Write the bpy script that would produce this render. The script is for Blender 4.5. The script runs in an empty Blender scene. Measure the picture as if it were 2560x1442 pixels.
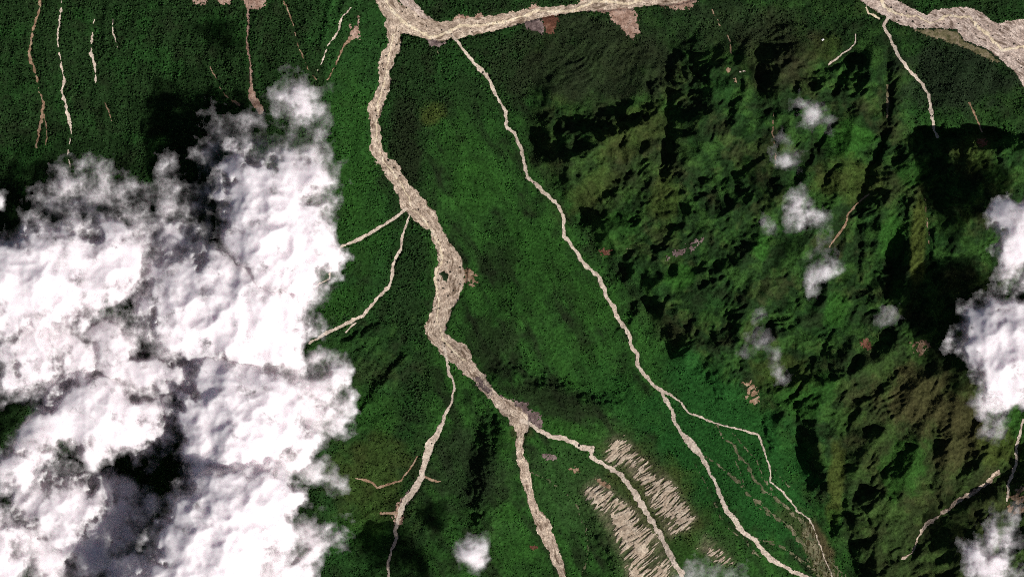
import bpy, math, random, heapq
import numpy as np
from mathutils import Vector

# ------------------------------------------------------------------ scale, camera, light
S = 3.0                      # metres on the ground per survey unit (u east, v south)
CU, CV = 1280.0, 721.0       # the point below the camera
HC = 26000.0                 # camera height above datum
SUN_EL, SUN_AZ = 41.0, 129.5 # degrees; azimuth clockwise from north
sc = bpy.context.scene
COL = sc.collection

cam_d = bpy.data.cameras.new("camera")
cam = bpy.data.objects.new("camera", cam_d)
COL.objects.link(cam)
cam.location = (0, 0, HC)
cam.rotation_euler = (0, 0, 0)
cam_d.sensor_width = 36.0
cam_d.lens = 36.0 * HC / (2560.0 * S)
cam_d.clip_start = 10.0
cam_d.clip_end = 90000.0
sc.camera = cam

w = bpy.data.worlds.new("World")
sc.world = w
w.use_nodes = True
nt = w.node_tree
sky = nt.nodes.new("ShaderNodeTexSky")
sky.sky_type = 'NISHITA'
sky.sun_disc = False
sky.sun_elevation = math.radians(SUN_EL)
sky.sun_rotation = math.radians(SUN_AZ)
sky.altitude = 1500
sky.air_density = 0.55
sky.dust_density = 4.0
sky.ozone_density = 0.6
nt.nodes["Background"].inputs["Strength"].default_value = 0.05
nt.links.new(sky.outputs[0], nt.nodes["Background"].inputs[0])

az, el = math.radians(SUN_AZ), math.radians(SUN_EL)
TOSUN = Vector((math.sin(az) * math.cos(el), math.cos(az) * math.cos(el), math.sin(el)))
SI = np.array([math.sin(az), -math.cos(az)])          # the same direction on the ground, u east / v south
sun_d = bpy.data.lights.new("sun", 'SUN')
sun_d.energy = 5.0
sun_d.angle = math.radians(0.5)
sun_d.color = (1.0, 0.955, 0.92)
sun = bpy.data.objects.new("sun", sun_d)
COL.objects.link(sun)
sun.rotation_euler = TOSUN.to_track_quat('Z', 'Y').to_euler()
sun.location = TOSUN * 20000

sc.view_settings.view_transform = 'Standard'
sc.view_settings.look = 'None'
sc.view_settings.exposure = 0.0
sc.view_settings.gamma = 1.0
sc.view_settings.use_curve_mapping = False
sc.render.engine = 'CYCLES'
sc.cycles.max_bounces = 4
sc.cycles.diffuse_bounces = 3
sc.cycles.glossy_bounces = 1
sc.cycles.transparent_max_bounces = 40
sc.cycles.use_denoising = False
sc.cycles.filter_width = 0.95

# ------------------------------------------------------------------ noise and helpers
rng = np.random.default_rng(11)
PERM = rng.permutation(512)
PERM = np.concatenate([PERM, PERM, PERM])
GANG = rng.random(512) * 2 * np.pi
GX, GY = np.cos(GANG), np.sin(GANG)

def perlin(x, y, seed=0):
    x = np.asarray(x, dtype=np.float64) + seed * 37.31
    y = np.asarray(y, dtype=np.float64) + seed * 17.77
    xi = np.floor(x).astype(np.int64); yi = np.floor(y).astype(np.int64)
    xf = x - xi; yf = y - yi
    xi &= 511; yi &= 511
    uu = xf * xf * xf * (xf * (xf * 6 - 15) + 10); vv = yf * yf * yf * (yf * (yf * 6 - 15) + 10)
    def g(dx, dy):
        h = PERM[PERM[(xi + dx) & 511] + ((yi + dy) & 511)]
        return GX[h] * (xf - dx) + GY[h] * (yf - dy)
    a = g(0, 0); b = g(1, 0); c = g(0, 1); d = g(1, 1)
    return (a + uu * (b - a) + vv * ((c + uu * (d - c)) - (a + uu * (b - a)))) * 1.5

def fbm(x, y, oct=4, seed=0, gain=0.5):
    t = 0; a = 1; f = 1
    for i in range(oct):
        t = t + a * perlin(x * f, y * f, seed + i * 3)
        a *= gain; f *= 2.03
    return t

def billow(x, y, oct=4, seed=0, gain=0.55):
    t = 0; a = 1; f = 1; n = 0
    for i in range(oct):
        t = t + a * (1 - np.minimum(1, 1.6 * np.abs(perlin(x * f, y * f, seed + i * 5)))) ** 1
        n += a; a *= gain; f *= 2.05
    return t / n

def sstep(x, a, b):
    t = np.clip((x - a) / (b - a), 0, 1)
    return t * t * (3 - 2 * t)

def world(u, v, z):
    k = S * (HC - z) / HC
    return np.stack([(u - CU) * k, -(v - CV) * k, z], -1)

def polyline_dist(U, V, pts):
    """distance to a polyline, width there, arc position 0..1, side of the sun (+1/-1), length"""
    P = np.asarray(pts, float)
    seg = np.hypot(np.diff(P[:, 0]), np.diff(P[:, 1])); cum = np.concatenate([[0], np.cumsum(seg)]); L = cum[-1]
    best = np.full(U.shape, 1e9); W = np.zeros(U.shape); T = np.zeros(U.shape); SD = np.ones(U.shape)
    for i in range(len(P) - 1):
        ax, ay = P[i, 0], P[i, 1]; dx, dy = P[i + 1, 0] - ax, P[i + 1, 1] - ay
        l2 = dx * dx + dy * dy + 1e-9
        t = np.clip(((U - ax) * dx + (V - ay) * dy) / l2, 0, 1)
        ex, ey = U - ax - t * dx, V - ay - t * dy
        d = np.hypot(ex, ey)
        m = d < best
        best = np.where(m, d, best)
        if P.shape[1] > 2:
            W = np.where(m, P[i, 2] + t * (P[i + 1, 2] - P[i, 2]), W)
        T = np.where(m, (cum[i] + t * seg[i]) / L, T)
        SD = np.where(m, np.where(ex * SI[0] + ey * SI[1] >= 0, 1.0, -1.0), SD)
    return best, W, T, SD, L

def polygon_sdf(U, V, pts):
    """positive inside"""
    P = np.asarray(pts, float); n = len(P)
    ins = np.zeros(U.shape, bool); best = np.full(U.shape, 1e9)
    for i in range(n):
        ax, ay = P[i]; bx, by = P[(i + 1) % n]
        dx, dy = bx - ax, by - ay
        t = np.clip(((U - ax) * dx + (V - ay) * dy) / (dx * dx + dy * dy + 1e-9), 0, 1)
        best = np.minimum(best, np.hypot(U - ax - t * dx, V - ay - t * dy))
        c = ((ay > V) != (by > V)) & (U < (bx - ax) * (V - ay) / (by - ay + 1e-12) + ax)
        ins ^= c
    return np.where(ins, best, -best)

def mesh_from(name, co, faces, mat, smooth=True, attrs=None):
    me = bpy.data.meshes.new(name)
    n, k = faces.shape
    me.vertices.add(len(co)); me.vertices.foreach_set("co", np.ascontiguousarray(co, dtype=np.float32).ravel())
    me.loops.add(n * k); me.loops.foreach_set("vertex_index", np.ascontiguousarray(faces, dtype=np.int32).ravel())
    me.polygons.add(n); me.polygons.foreach_set("loop_start", np.arange(0, n * k, k, dtype=np.int32))
    me.update(calc_edges=True)
    me.polygons.foreach_set("use_smooth", np.full(n, smooth))
    for an, (typ, data) in (attrs or {}).items():
        a = me.attributes.new(an, typ, 'POINT')
        a.data.foreach_set("color" if typ == 'FLOAT_COLOR' else "value", np.ascontiguousarray(data, dtype=np.float32).ravel())
    me.materials.append(mat)
    o = bpy.data.objects.new(name, me)
    COL.objects.link(o)
    return o

def tag(o, label, cat, group=None, kind=None):
    o["label"] = label; o["category"] = cat
    if group: o["group"] = group
    if kind: o["kind"] = kind
    return o

# ------------------------------------------------------------------ materials
def new_mat(name):
    m = bpy.data.materials.new(name); m.use_nodes = True
    t = m.node_tree; t.nodes.clear()
    out = t.nodes.new("ShaderNodeOutputMaterial")
    return m, t, out

def N(t, typ, **kw):
    n = t.nodes.new(typ)
    for k, v in kw.items():
        if k.startswith("i_"):
            n.inputs[k[2:].replace("_", " ")].default_value = v
        else:
            setattr(n, k, v)
    return n

def noise_node(t, scale, detail=4, rough=0.6):
    g = N(t, "ShaderNodeNewGeometry")
    n = N(t, "ShaderNodeTexNoise"); n.noise_dimensions = '3D'
    n.inputs["Scale"].default_value = scale; n.inputs["Detail"].default_value = detail; n.inputs["Roughness"].default_value = rough
    t.links.new(g.outputs["Position"], n.inputs["Vector"])
    return n

def ramp(t, src, stops):
    r = N(t, "ShaderNodeValToRGB")
    e = r.color_ramp.elements
    while len(e) < len(stops): e.new(0.5)
    for i, (p, c) in enumerate(stops):
        e[i].position = p; e[i].color = (*c, 1) if len(c) == 3 else c
    t.links.new(src, r.inputs[0])
    return r

def mul(t, a, b, fac=1.0):
    m = N(t, "ShaderNodeMix"); m.data_type = 'RGBA'; m.blend_type = 'MULTIPLY'
    m.inputs[0].default_value = fac
    t.links.new(a, m.inputs[6]); t.links.new(b, m.inputs[7])
    return m.outputs[2]

def attr_mat(name, vary, rough=0.95, bump=0.0, bscale=0.1):
    """albedo from the soil / plant cover stored on the mesh, broken up by procedural noise"""
    m, t, out = new_mat(name)
    a = N(t, "ShaderNodeAttribute"); a.attribute_name = "cover"
    n1 = noise_node(t, vary[0], 3, 0.65)
    r1 = ramp(t, n1.outputs["Fac"], [(0.3, (vary[1],) * 3), (0.7, (vary[2],) * 3)])
    c = mul(t, a.outputs["Color"], r1.outputs["Color"])
    b = N(t, "ShaderNodeBsdfDiffuse"); b.inputs["Roughness"].default_value = 0.6
    t.links.new(c, b.inputs["Color"])
    if bump:
        nb = noise_node(t, bscale, 4, 0.7)
        bp = N(t, "ShaderNodeBump"); bp.inputs["Strength"].default_value = 1.0; bp.inputs["Distance"].default_value = bump
        t.links.new(nb.outputs["Fac"], bp.inputs["Height"]); t.links.new(bp.outputs[0], b.inputs["Normal"])
    t.links.new(b.outputs[0], out.inputs["Surface"])
    return m

def bare_mat(name, c0, c1, c2, scale=0.02, fine=0.09, bump=3.0, braid=False):
    m, t, out = new_mat(name)
    n1 = noise_node(t, scale, 5, 0.7)
    r1 = ramp(t, n1.outputs["Fac"], [(0.38, c0), (0.5, c1), (0.62, c2)])
    n2 = noise_node(t, fine, 3, 0.7)
    r2 = ramp(t, n2.outputs["Fac"], [(0.33, (0.34,) * 3), (0.43, (0.86,) * 3), (0.56, (1.0,) * 3), (0.72, (1.3,) * 3)])
    c = mul(t, r1.outputs["Color"], r2.outputs["Color"])
    if braid:        # silt washed light along old threads of water, cobbles left dark between them
        fa = N(t, "ShaderNodeAttribute"); fa.attribute_name = "flow"
        n3 = N(t, "ShaderNodeTexNoise"); n3.inputs["Scale"].default_value = 1.0; n3.inputs["Detail"].default_value = 4; n3.inputs["Roughness"].default_value = 0.6
        n3.inputs["Distortion"].default_value = 0.4
        t.links.new(fa.outputs["Vector"], n3.inputs["Vector"])
        r3 = ramp(t, n3.outputs["Fac"], [(0.38, (0.42, 0.38, 0.34)), (0.45, (0.92, 0.90, 0.88)), (0.485, (1, 1, 1)), (0.50, (1.45, 1.48, 1.46)), (0.515, (1, 1, 1)), (0.56, (0.66, 0.63, 0.61)), (0.63, (1.15, 1.13, 1.10))])
        c = mul(t, c, r3.outputs["Color"])
    b = N(t, "ShaderNodeBsdfDiffuse"); b.inputs["Roughness"].default_value = 0.5
    t.links.new(c, b.inputs["Color"])
    nb = noise_node(t, fine * 0.8, 3, 0.7)
    bp = N(t, "ShaderNodeBump"); bp.inputs["Strength"].default_value = 1.0; bp.inputs["Distance"].default_value = bump
    t.links.new(nb.outputs["Fac"], bp.inputs["Height"]); t.links.new(bp.outputs[0], b.inputs["Normal"])
    t.links.new(b.outputs[0], out.inputs["Surface"])
    return m

M_TERRAIN = attr_mat("ground_cover", (0.045, 0.5, 1.5), bump=13.0, bscale=0.045)
M_CROWN = attr_mat("tree_leaves", (0.02, 0.7, 1.3))
M_GRAVEL = bare_mat("river_gravel", (0.38, 0.295, 0.225), (0.55, 0.445, 0.35), (0.74, 0.625, 0.50), braid=True)
M_GRAVEL_GREY = bare_mat("grey_gravel", (0.42, 0.335, 0.285), (0.57, 0.465, 0.40), (0.72, 0.61, 0.53), braid=True)
M_STREAM = bare_mat("silty_water", (0.60, 0.50, 0.36), (0.78, 0.66, 0.47), (0.85, 0.76, 0.60), bump=0.5)
M_PALE = bare_mat("pale_channel", (0.50, 0.41, 0.325), (0.66, 0.555, 0.45), (0.78, 0.68, 0.56), bump=1.5)
M_PINK = bare_mat("pink_debris", (0.25, 0.15, 0.11), (0.40, 0.265, 0.20), (0.54, 0.39, 0.31), bump=5.0)
M_RED = bare_mat("red_soil", (0.10, 0.045, 0.03), (0.17, 0.075, 0.048), (0.26, 0.14, 0.095), bump=5.0)
M_PURPLE = bare_mat("purple_debris", (0.13, 0.092, 0.085), (0.21, 0.155, 0.145), (0.34, 0.26, 0.235), bump=5.0)
M_TAN = bare_mat("tan_soil", (0.22, 0.14, 0.085), (0.34, 0.22, 0.14), (0.48, 0.36, 0.25), bump=3.0)
M_FAINT = bare_mat("weedy_gravel", (0.08, 0.105, 0.05), (0.16, 0.155, 0.085), (0.27, 0.24, 0.155), bump=2.0)
M_OLIVE = bare_mat("olive_terrace", (0.09, 0.09, 0.04), (0.17, 0.15, 0.08), (0.28, 0.23, 0.15), bump=2.0)
M_ERODED = bare_mat("eroded_wall", (0.42, 0.33, 0.24), (0.55, 0.45, 0.34), (0.68, 0.58, 0.45), bump=3.0)
M_BOULDER = bare_mat("dark_rock", (0.02, 0.02, 0.015), (0.035, 0.033, 0.025), (0.06, 0.055, 0.045), scale=0.05)

def cloud_mat():
    m, t, out = new_mat("cloud_water")
    a = N(t, "ShaderNodeAttribute"); a.attribute_name = "depth"       # optical depth of the cloud at this place
    n1 = noise_node(t, 0.009, 9, 0.66)
    mr = N(t, "ShaderNodeMapRange"); mr.inputs["From Min"].default_value = 0.36; mr.inputs["From Max"].default_value = 0.68
    mr.inputs["To Min"].default_value = 0.2; mr.inputs["To Max"].default_value = 2.1
    t.links.new(n1.outputs["Fac"], mr.inputs["Value"])
    mu = N(t, "ShaderNodeMath", operation='MULTIPLY'); t.links.new(a.outputs["Fac"], mu.inputs[0]); t.links.new(mr.outputs[0], mu.inputs[1])
    ne = N(t, "ShaderNodeMath", operation='MULTIPLY'); ne.inputs[1].default_value = -1.0; t.links.new(mu.outputs[0], ne.inputs[0])
    ex = N(t, "ShaderNodeMath", operation='EXPONENT'); t.links.new(ne.outputs[0], ex.inputs[0])      # share of light let through
    # light wanders through the droplets before it leaves again
    mx = N(t, "ShaderNodeSubsurfaceScattering"); mx.falloff = 'RANDOM_WALK'
    mx.inputs["Color"].default_value = (0.98, 0.855, 0.88, 1); mx.inputs["Scale"].default_value = 1.0
    mx.inputs["Radius"].default_value = (60.0, 56.0, 58.0); mx.inputs["IOR"].default_value = 1.01; mx.inputs["Anisotropy"].default_value = 0.0
    tp = N(t, "ShaderNodeBsdfTransparent")
    mo = N(t, "ShaderNodeMixShader")
    t.links.new(ex.outputs[0], mo.inputs[0]); t.links.new(mx.outputs[0], mo.inputs[1]); t.links.new(tp.outputs[0], mo.inputs[2])
    t.links.new(mo.outputs[0], out.inputs["Surface"])
    return m
M_CLOUD = cloud_mat()

# ------------------------------------------------------------------ survey: channels (u, v, width)
def pl(s, w=None):
    out = []
    for p in s.split():
        q = [float(x) for x in p.split(",")]
        if len(q) == 2: q.append(w)
        out.append(q)
    return out

CH = []   # name, label, category, material, polyline, level, edge noise
def ch(name, label, cat, mat, pts, lev=2, edge=1.0, kind='structure'):
    if cat == 'stream' and mat is M_PALE: pts = [[a, b, c * 0.82] for a, b, c in pts]
    if cat == 'gully': pts = [[a, b, c * 0.82] for a, b, c in pts]
    CH.append((name, label, cat, mat, pts, lev, edge))

MAIN = pl("986,60,52 988,88,34 986,116,28 968,148,38 961,176,29 961,211,29 953,239,34 937,267,32 936,299,26 940,334,25 941,369,29 947,387,32 976,415,36 991,439,36 1004,468,40 1028,506,54 1053,531,54 1076,552,38 1091,573,33 1104,609,37 1115,630,42 1124,651,56 1126,672,80 1125,696,80 1122,721,74 1115,742,56 1104,767,47 1099,791,48 1090,813,49 1085,834,44 1102,851,40 1122,865,48 1145,883,58 1160,904,46 1180,929,34 1196,945,32 1206,960,28 1222,978,22 1250,1006,32 1275,1027,46 1300,1049,44 1303,1070,32")
ch("riverbed", "widest pale gravel bed winding down the middle of the picture, swollen halfway along", "riverbed", M_GRAVEL, MAIN)
TOPR = pl("800,-330,50 870,-200,48 920,-90,46 940,-30,46 965,0,44 985,30,52 1020,58,56 1060,72,50 1100,80,46 1150,72,50 1200,66,44 1250,55,36 1300,42,30 1350,32,26 1400,26,20 1440,22,18 1480,10,34 1520,6,36 1580,4,34 1640,-4,34 1700,-12,40 1760,-30,40 1860,-110,44 2010,-180,46 2150,-320,50")
ch("riverbed", "pale river gravel running east along the top edge from the fork of two beds", "riverbed", M_GRAVEL, TOPR)
TOPB = pl("960,-160,24 985,-80,26 1005,-20,26 1022,8,30 1042,36,34 1062,56,34")
ch("riverbed", "short greyish gravel arm joining the fork at the top edge", "riverbed", M_GRAVEL_GREY, TOPB, 1)
ch("riverbed", "narrow pinkish gravel channel leaving the purple debris fan straight south to the bottom edge", "riverbed", M_GRAVEL,
   pl("1303,1062,28 1301,1091,20 1297,1112,18 1300,1140,19 1309,1161,23 1315,1196,27 1323,1224,19 1329,1252,18 1340,1281,22 1356,1305,35 1364,1330,35 1377,1358,30 1387,1386,25 1399,1414,20 1407,1442,16 1412,1480,15"))
ch("stream_channel", "pale winding channel from the purple debris fan between the two striped eroded walls", "stream", M_PALE,
   pl("1301,1050,10 1322,1059,11 1347,1075,12 1375,1091,13 1407,1094,13 1435,1107,14 1459,1119,18 1479,1121,16 1477,1140,13 1498,1154,12 1526,1170,12 1551,1186,13 1568,1207,14 1586,1235,17 1604,1260,19 1621,1288,16 1639,1316,15 1656,1347,16 1670,1376,15 1684,1404,16 1702,1428,18 1718,1460,18"), 3)
ch("stream_channel", "thin white channel slanting from the wide riverbed west into the cloud bank", "stream", M_PALE,
   pl("1016,521,8 978,551,8 943,573,8 911,591,9 883,605,9 858,614,8 830,640,6 823,697,4 795,711,5 770,728,4 758,752,3"), 3)
ch("stream_channel", "thin pale channel curving from the wide riverbed southwest to the cloud edge", "stream", M_PALE,
   pl("1025,535,5 1016,563,6 1006,588,7 1002,623,7 988,647,8 981,668,9 979,697,8 971,719,9 946,742,9 925,767,9 907,788,10 876,804,10 844,820,9 825,828,9 795,845,8 772,858,6"), 3)
ch("stream_channel", "short pale spur beside the channel that curves to the cloud edge", "stream", M_PALE, pl("890,806,5 876,818,5 864,831,4"), 2)
ch("stream_channel", "white braided channel running south from the pinched foot of the wide riverbed", "stream", M_PALE,
   pl("1108,862,8 1116,890,8 1122,932,8 1134,955,7 1136,971,6 1129,1006,6 1118,1027,8 1106,1056,11 1090,1091,18 1074,1112,25 1066,1136,22 1060,1165,15 1055,1189,16 1041,1214,20 1027,1235,18 1006,1262,16 1000,1281,16 993,1309,14 987,1326,10 993,1344,8 981,1368,7 970,1404,6 972,1450,6"), 3)
ch("stream_channel", "tiny pale side gully on the east bank of the white braided channel", "stream", M_TAN, pl("1060,1191,6 1083,1201,5 1101,1203,3"), 2)
ch("stream_channel", "thin crooked pale gully on the west bank of the white braided channel", "stream", M_TAN,
   pl("1044,1140,3 1020,1179,3 1002,1201,4 971,1210,5 943,1219,6 932,1207,5 914,1200,5 890,1194,3"), 2)
ch("stream_channel", "stubby pale gully pointing west above the dark bottom shadow", "stream", M_TAN, pl("990,1281,9 970,1282,7 952,1284,5"), 2)
R5 = pl("1131,88,7 1157,123,7 1182,155,9 1203,176,17 1220,193,10 1234,225,8 1252,257,8 1264,281,9 1266,316,8 1287,334,10 1301,369,9 1312,415,9 1319,443,9 1340,461,11 1364,485,10 1389,506,10 1398,518,9 1408,538,9 1410,591,9 1428,612,10 1449,644,10 1470,670,11 1498,693,13 1509,721,12 1516,742,11 1533,767,12 1544,795,12 1565,820,12 1575,844,12 1579,869,11 1593,886,11 1593,915,10 1614,939,10 1635,964,11 1660,980,9 1678,987,5.8 1702,1005,5 1720,1031,5.8 1748,1040,5 1776,1054,5 1808,1063,4.3 1836,1070,4.3 1860,1075,5 1892,1084,6.5 1899,1088,7.2 1903,1105,5 1913,1133,4.3 1922,1161,4.3 1927,1182,4.3 1925,1203,4.3 1952,1224,4.3 1976,1252,4.3 1994,1277,4.3 2022,1295,3.6 2033,1316,2.9 2047,1354,2.9 2061,1393,2.9 2075,1425,2.9 2085,1460,2.9")
ch("stream_channel", "long thin pale stream slanting from the top river down the smooth green slope to bottom right", "stream", M_PALE, R5, 3)
ch("stream_channel", "pale channel splitting off the long thin stream and widening in two knots", "stream", M_PALE,
   pl("1654,980,6 1664,999,13 1681,1024,8 1685,1052,9 1706,1084,12 1730,1112,28 1751,1136,13 1769,1168,9 1776,1186,8 1790,1207,10 1801,1242,10 1818,1277,13 1839,1302,18 1857,1330,11 1885,1347,12 1910,1379,15 1927,1397,18 1952,1411,12 1983,1428,11 2026,1444,11 2070,1470,11"), 3)
ch("braided_channel", "faint weedy braid right below the pale elbow of the long stream", "stream", M_FAINT,
   pl("1787,1059,6 1808,1094,7 1836,1112,7 1848,1143,7 1867,1161,7 1885,1196,8 1913,1228,8 1948,1252,10 1976,1281,10 2012,1309,9 2040,1370,4 2062,1420,4"), 1, 2.0)
ch("braided_channel", "faint weedy braid running diagonally between two pale channels to the bottom fan", "stream", M_FAINT,
   pl("1765,1140,5 1808,1172,6 1850,1207,7 1878,1245,8 1906,1263,8 1941,1295,8 1976,1316,8 1994,1347,8 2026,1372,5 2064,1410,5"), 1, 2.0)
ch("braided_channel", "faint weedy braid hugging the lower side of the knotted pale channel", "stream", M_FAINT,
   pl("1740,1160,3 1775,1230,3 1800,1290,4 1830,1330,4 1857,1342,4 1885,1379,5 1913,1400,4"), 1, 2.0)
ch("braided_channel", "lowest faint weedy braid near the bottom edge", "stream", M_FAINT, pl("1892,1347,3 1948,1365,4 1990,1393,4 2043,1428,5"), 1, 2.0)
ch("stream_channel", "pale stream dropping from the top right river to the black shadow", "stream", M_PALE,
   pl("2219,46,9 2208,65,8 2226,98,9 2244,137,9 2272,176,9 2303,207,9 2321,236,9 2326,264,9 2332,299,11 2335,320,8 2344,343,7"), 3)
ch("stream_channel", "short white line of water beside the mouth of the top right river", "stream", M_STREAM, pl("2166,18,3 2172,34,4 2182,38,5 2198,47,5"), 2)
ch("stream_channel", "short curved white gully in the dark forest below the white hut", "stream", M_PALE, pl("2138,86,3 2139,104,4 2130,118,3 2103,137,5 2090,148,6 2072,162,4"), 2)
ch("stream_channel", "thin pale gully beside the reddish patch near the right edge", "stream", M_TAN, pl("2423,257,3 2437,288,4 2447,310,4 2455,330,3"), 2)
ch("stream_channel", "thin pale forked gully right of the small white clouds", "stream", M_TAN, pl("2172,484,3 2140,512,4 2121,535,4 2114,563,5 2089,595,5 2073,618,3"), 2)
ch("landslide_scar", "straight brownish scar on the ridge west of the thin stream at top right", "scar", M_OLIVE, pl("2219,214,5 2220,250,7 2218,292,5"), 1)
ch("stream_channel", "pale channel entering from the right edge below the thin wisp of cloud", "stream", M_PALE, pl("2558,1050,8 2550,1085,8 2540,1119,7 2541,1161,9 2522,1204,8 2518,1250,6"), 2)
ch("landslide_scar", "pinkish gully line climbing along the dark ravine at bottom right", "scar", M_GRAVEL,
   pl("2496,1178,9 2465,1212,9 2434,1228,9 2391,1256,10 2349,1288,8 2314,1312,9 2296,1340,5 2281,1380,4 2256,1397,4"), 2, 1.6)
ch("gully", "leftmost long tan gully on the forest, forked at its foot", "gully", M_TAN,
   pl("102,-10,11 98,28,8 84,70,7 74,120,7 76,151,9 91,186,7 98,228,6 109,260,8 104,299,12 95,334,9 91,368,5"), 2, 1.5)
ch("gully", "short thin prong beside the foot of the leftmost tan gully", "gully", M_TAN, pl("110,285,5 118,334,4 114,366,3"), 1)
ch("gully", "second long pale gully from the left edge", "gully", M_PALE,
   pl("158,-10,6 148,53,5 144,105,5 151,151,6 160,197,7 155,232,8 165,267,8 172,299,8 178,334,5 172,373,3 169,390,4 176,418,4"), 2, 1.5)
ch("gully", "short white spindle shaped gully among the parallel gullies at top left", "gully", M_PALE, pl("238,40,2 230,91,5 228,130,10 237,169,7 239,207,4"), 2, 1.5)
ch("gully", "faint gully continuing below the white spindle shaped gully", "gully", M_TAN, pl("256,238,2 270,275,4 281,306,3"), 1, 1.5)
ch("gully", "tiny white streak right of the spindle shaped gully", "gully", M_PALE, pl("280,45,2 283,81,4 290,105,4 298,130,2"), 1, 1.5)
ch("gully", "pinkish gully fanning out at its foot above the cloud bank", "gully", M_PINK,
   pl("622,15,7 617,98,6 622,141,7 626,169,8 627,211,11 631,246,20 650,276,26"), 2, 1.6)
ch("gully", "faint broken gully in the shade left of the pinkish fan", "gully", M_TAN, pl("524,169,4 538,190,4 545,215,3 562,239,3 598,262,8"), 1, 1.6)
ch("gully", "thin tan gully reaching down to the semi transparent puff of cloud", "gully", M_TAN, pl("705,-5,5 721,28,5 733,60,5 742,105,3 756,141,5 774,183,4 790,200,3"), 2, 1.5)
ch("gully", "pale gully slanting above the semi transparent puff of cloud", "gully", M_PALE, pl("876,20,4 854,46,6 844,81,6 819,116,5 805,155,5 795,178,4"), 2, 1.5)
ch("gully", "tan tail below the three pointed scar at top centre left", "gully", M_TAN, pl("880,98,8 865,106,7 851,134,6 837,165,5 818,200,4"), 2, 1.5)
ch("gully", "short grey green trickle leaving the purple scar under the top river", "gully", M_FAINT, pl("1090,118,5 1100,150,4 1108,200,3 1112,222,3"), 1, 1.5)
ch("trail_line", "faint pale line curving beside the red patch in the middle right grass", "gully", M_FAINT, pl("1548,623,3 1580,623,4 1605,612,3"), 1, 1.2)
ch("gully", "faint curved pale line on the green slope between the two southern channels", "gully", M_FAINT,
   pl("1328,1180,6 1370,1200,5 1410,1228,5 1445,1270,6 1465,1320,6 1472,1370,6 1465,1410,5 1450,1445,5"), 1, 2.0)
ch("gully", "thin broken pale gully running down the dark slope east of the pink tongue scar", "gully", M_TAN, pl("1780,25,3 1800,65,4 1822,92,4 1830,138,3"), 1, 1.6)
ch("gully", "faint upright pale gully behind the translucent cloud, second from the top", "gully", M_TAN, pl("1933,282,4 1932,330,4 1938,375,4 1940,418,3"), 1, 1.6)
ch("gully", "faint pinkish gully along the east edge of the olive ridge strip", "gully", M_TAN, pl("2311,488,3 2318,545,4 2325,622,3"), 1, 1.6)
for i_, (lb_, p_) in enumerate([
    ("faint weedy thread left of the elbow of the long stream, upper part of the fan", "1830,1080,3 1862,1120,4 1893,1150,4 1905,1190,4 1930,1225,4"),
    ("faint weedy thread starting under the middle braid and joining it on the fan", "1836,1140,3 1852,1185,4 1862,1220,4 1890,1260,4 1925,1290,4"),
    ("faint weedy thread crossing the lower fan beside the pale knotted channel", "1900,1350,4 1935,1352,4 1975,1378,5 2010,1402,5 2050,1440,5"),
    ("faint weedy thread in the middle of the bottom fan", "1955,1300,4 1985,1330,5 2010,1365,5 2035,1400,6 2066,1440,6"),
    ("faint weedy thread right of the bottom fan under the rugged slope", "2030,1330,4 2052,1372,5 2078,1405,5 2105,1436,5"),
    ("faint weedy thread on the right of the long stream below its elbow", "1931,1165,2 1960,1205,3 1985,1225,3")]):
    ch("braided_channel", lb_, "stream", M_FAINT, pl(p_), 1, 1.6)
# bright threads of silty water on the gravel
ch("stream", "bright silty thread of water along the river gravel at the top edge", "stream", M_STREAM,
   pl("955,-10,6 980,25,7 1003,52,7 1030,70,7 1075,93,7 1095,90,6 1120,80,8 1150,65,7 1200,65,6 1260,55,6 1310,40,6 1350,25,6 1380,30,6 1430,28,7 1460,15,6 1490,3,6 1530,6,7 1580,10,6 1608,-4,6"), 4, 1.3)
ch("stream", "bright silty thread of water wandering down the top right riverbed", "stream", M_STREAM,
   pl("2201,-5,7 2208,14,6 2226,28,6 2258,39,6 2293,42,6 2328,60,5 2349,49,6 2370,39,6 2391,44,5 2423,42,6 2444,67,7 2465,84,8 2486,105,7 2507,127,7 2532,123,6 2562,114,6 2600,110,6"), 4, 1.6)
ch("stream", "thin bright thread of water in the wide gravel bed at the picture's middle", "stream", M_STREAM,
   pl("985,85,4 972,140,3 962,200,3 945,262,3 940,340,3 955,398,3 1000,455,3 1022,495,4 1030,525,3 1060,545,3 1098,612,4 1108,650,4 1088,680,6 1090,720,5 1098,760,4 1092,800,3 1108,850,4 1135,878,3 1165,905,3"), 4, 1.6)

POLY = []  # name, label, cat, mat, polygon, level, edge
def py(name, label, cat, mat, s, lev=1, edge=3.0):
    POLY.append((name, label, cat, mat, [[float(x) for x in p.split(",")] for p in s.split()], lev, edge))

py("riverbed", "broad pale braided riverbed cutting across the top right corner", "riverbed", M_GRAVEL_GREY,
   "1960,-330 2060,-150 2130,-30 2152,3 2180,22 2208,39 2244,60 2286,72 2345,70 2391,74 2412,102 2469,123 2504,151 2539,183 2560,218 2680,360 2900,520 2900,330 2720,130 2600,45 2560,49 2518,53 2497,60 2479,53 2455,32 2419,18 2370,21 2335,26 2317,39 2279,21 2237,0 2200,-40 2130,-180 2060,-330", 2, 3)
py("river_terrace", "olive weedy terrace along the lower bank of the top right river", "terrace", M_OLIVE,
   "2280,74 2345,74 2392,80 2410,104 2466,126 2500,155 2475,150 2430,128 2380,108 2330,92", 1, 4)
py("landslide_scar", "red scar under the top river, right of the grey one", "scar", M_RED, "1352,52 1362,30 1392,28 1397,52 1385,82 1370,88 1358,72", 1, 5)
py("landslide_scar", "purplish grey scar left of the red one under the top river", "scar", M_PURPLE, "1308,56 1330,46 1358,50 1364,70 1358,86 1335,82 1318,72", 1, 4)
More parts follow.
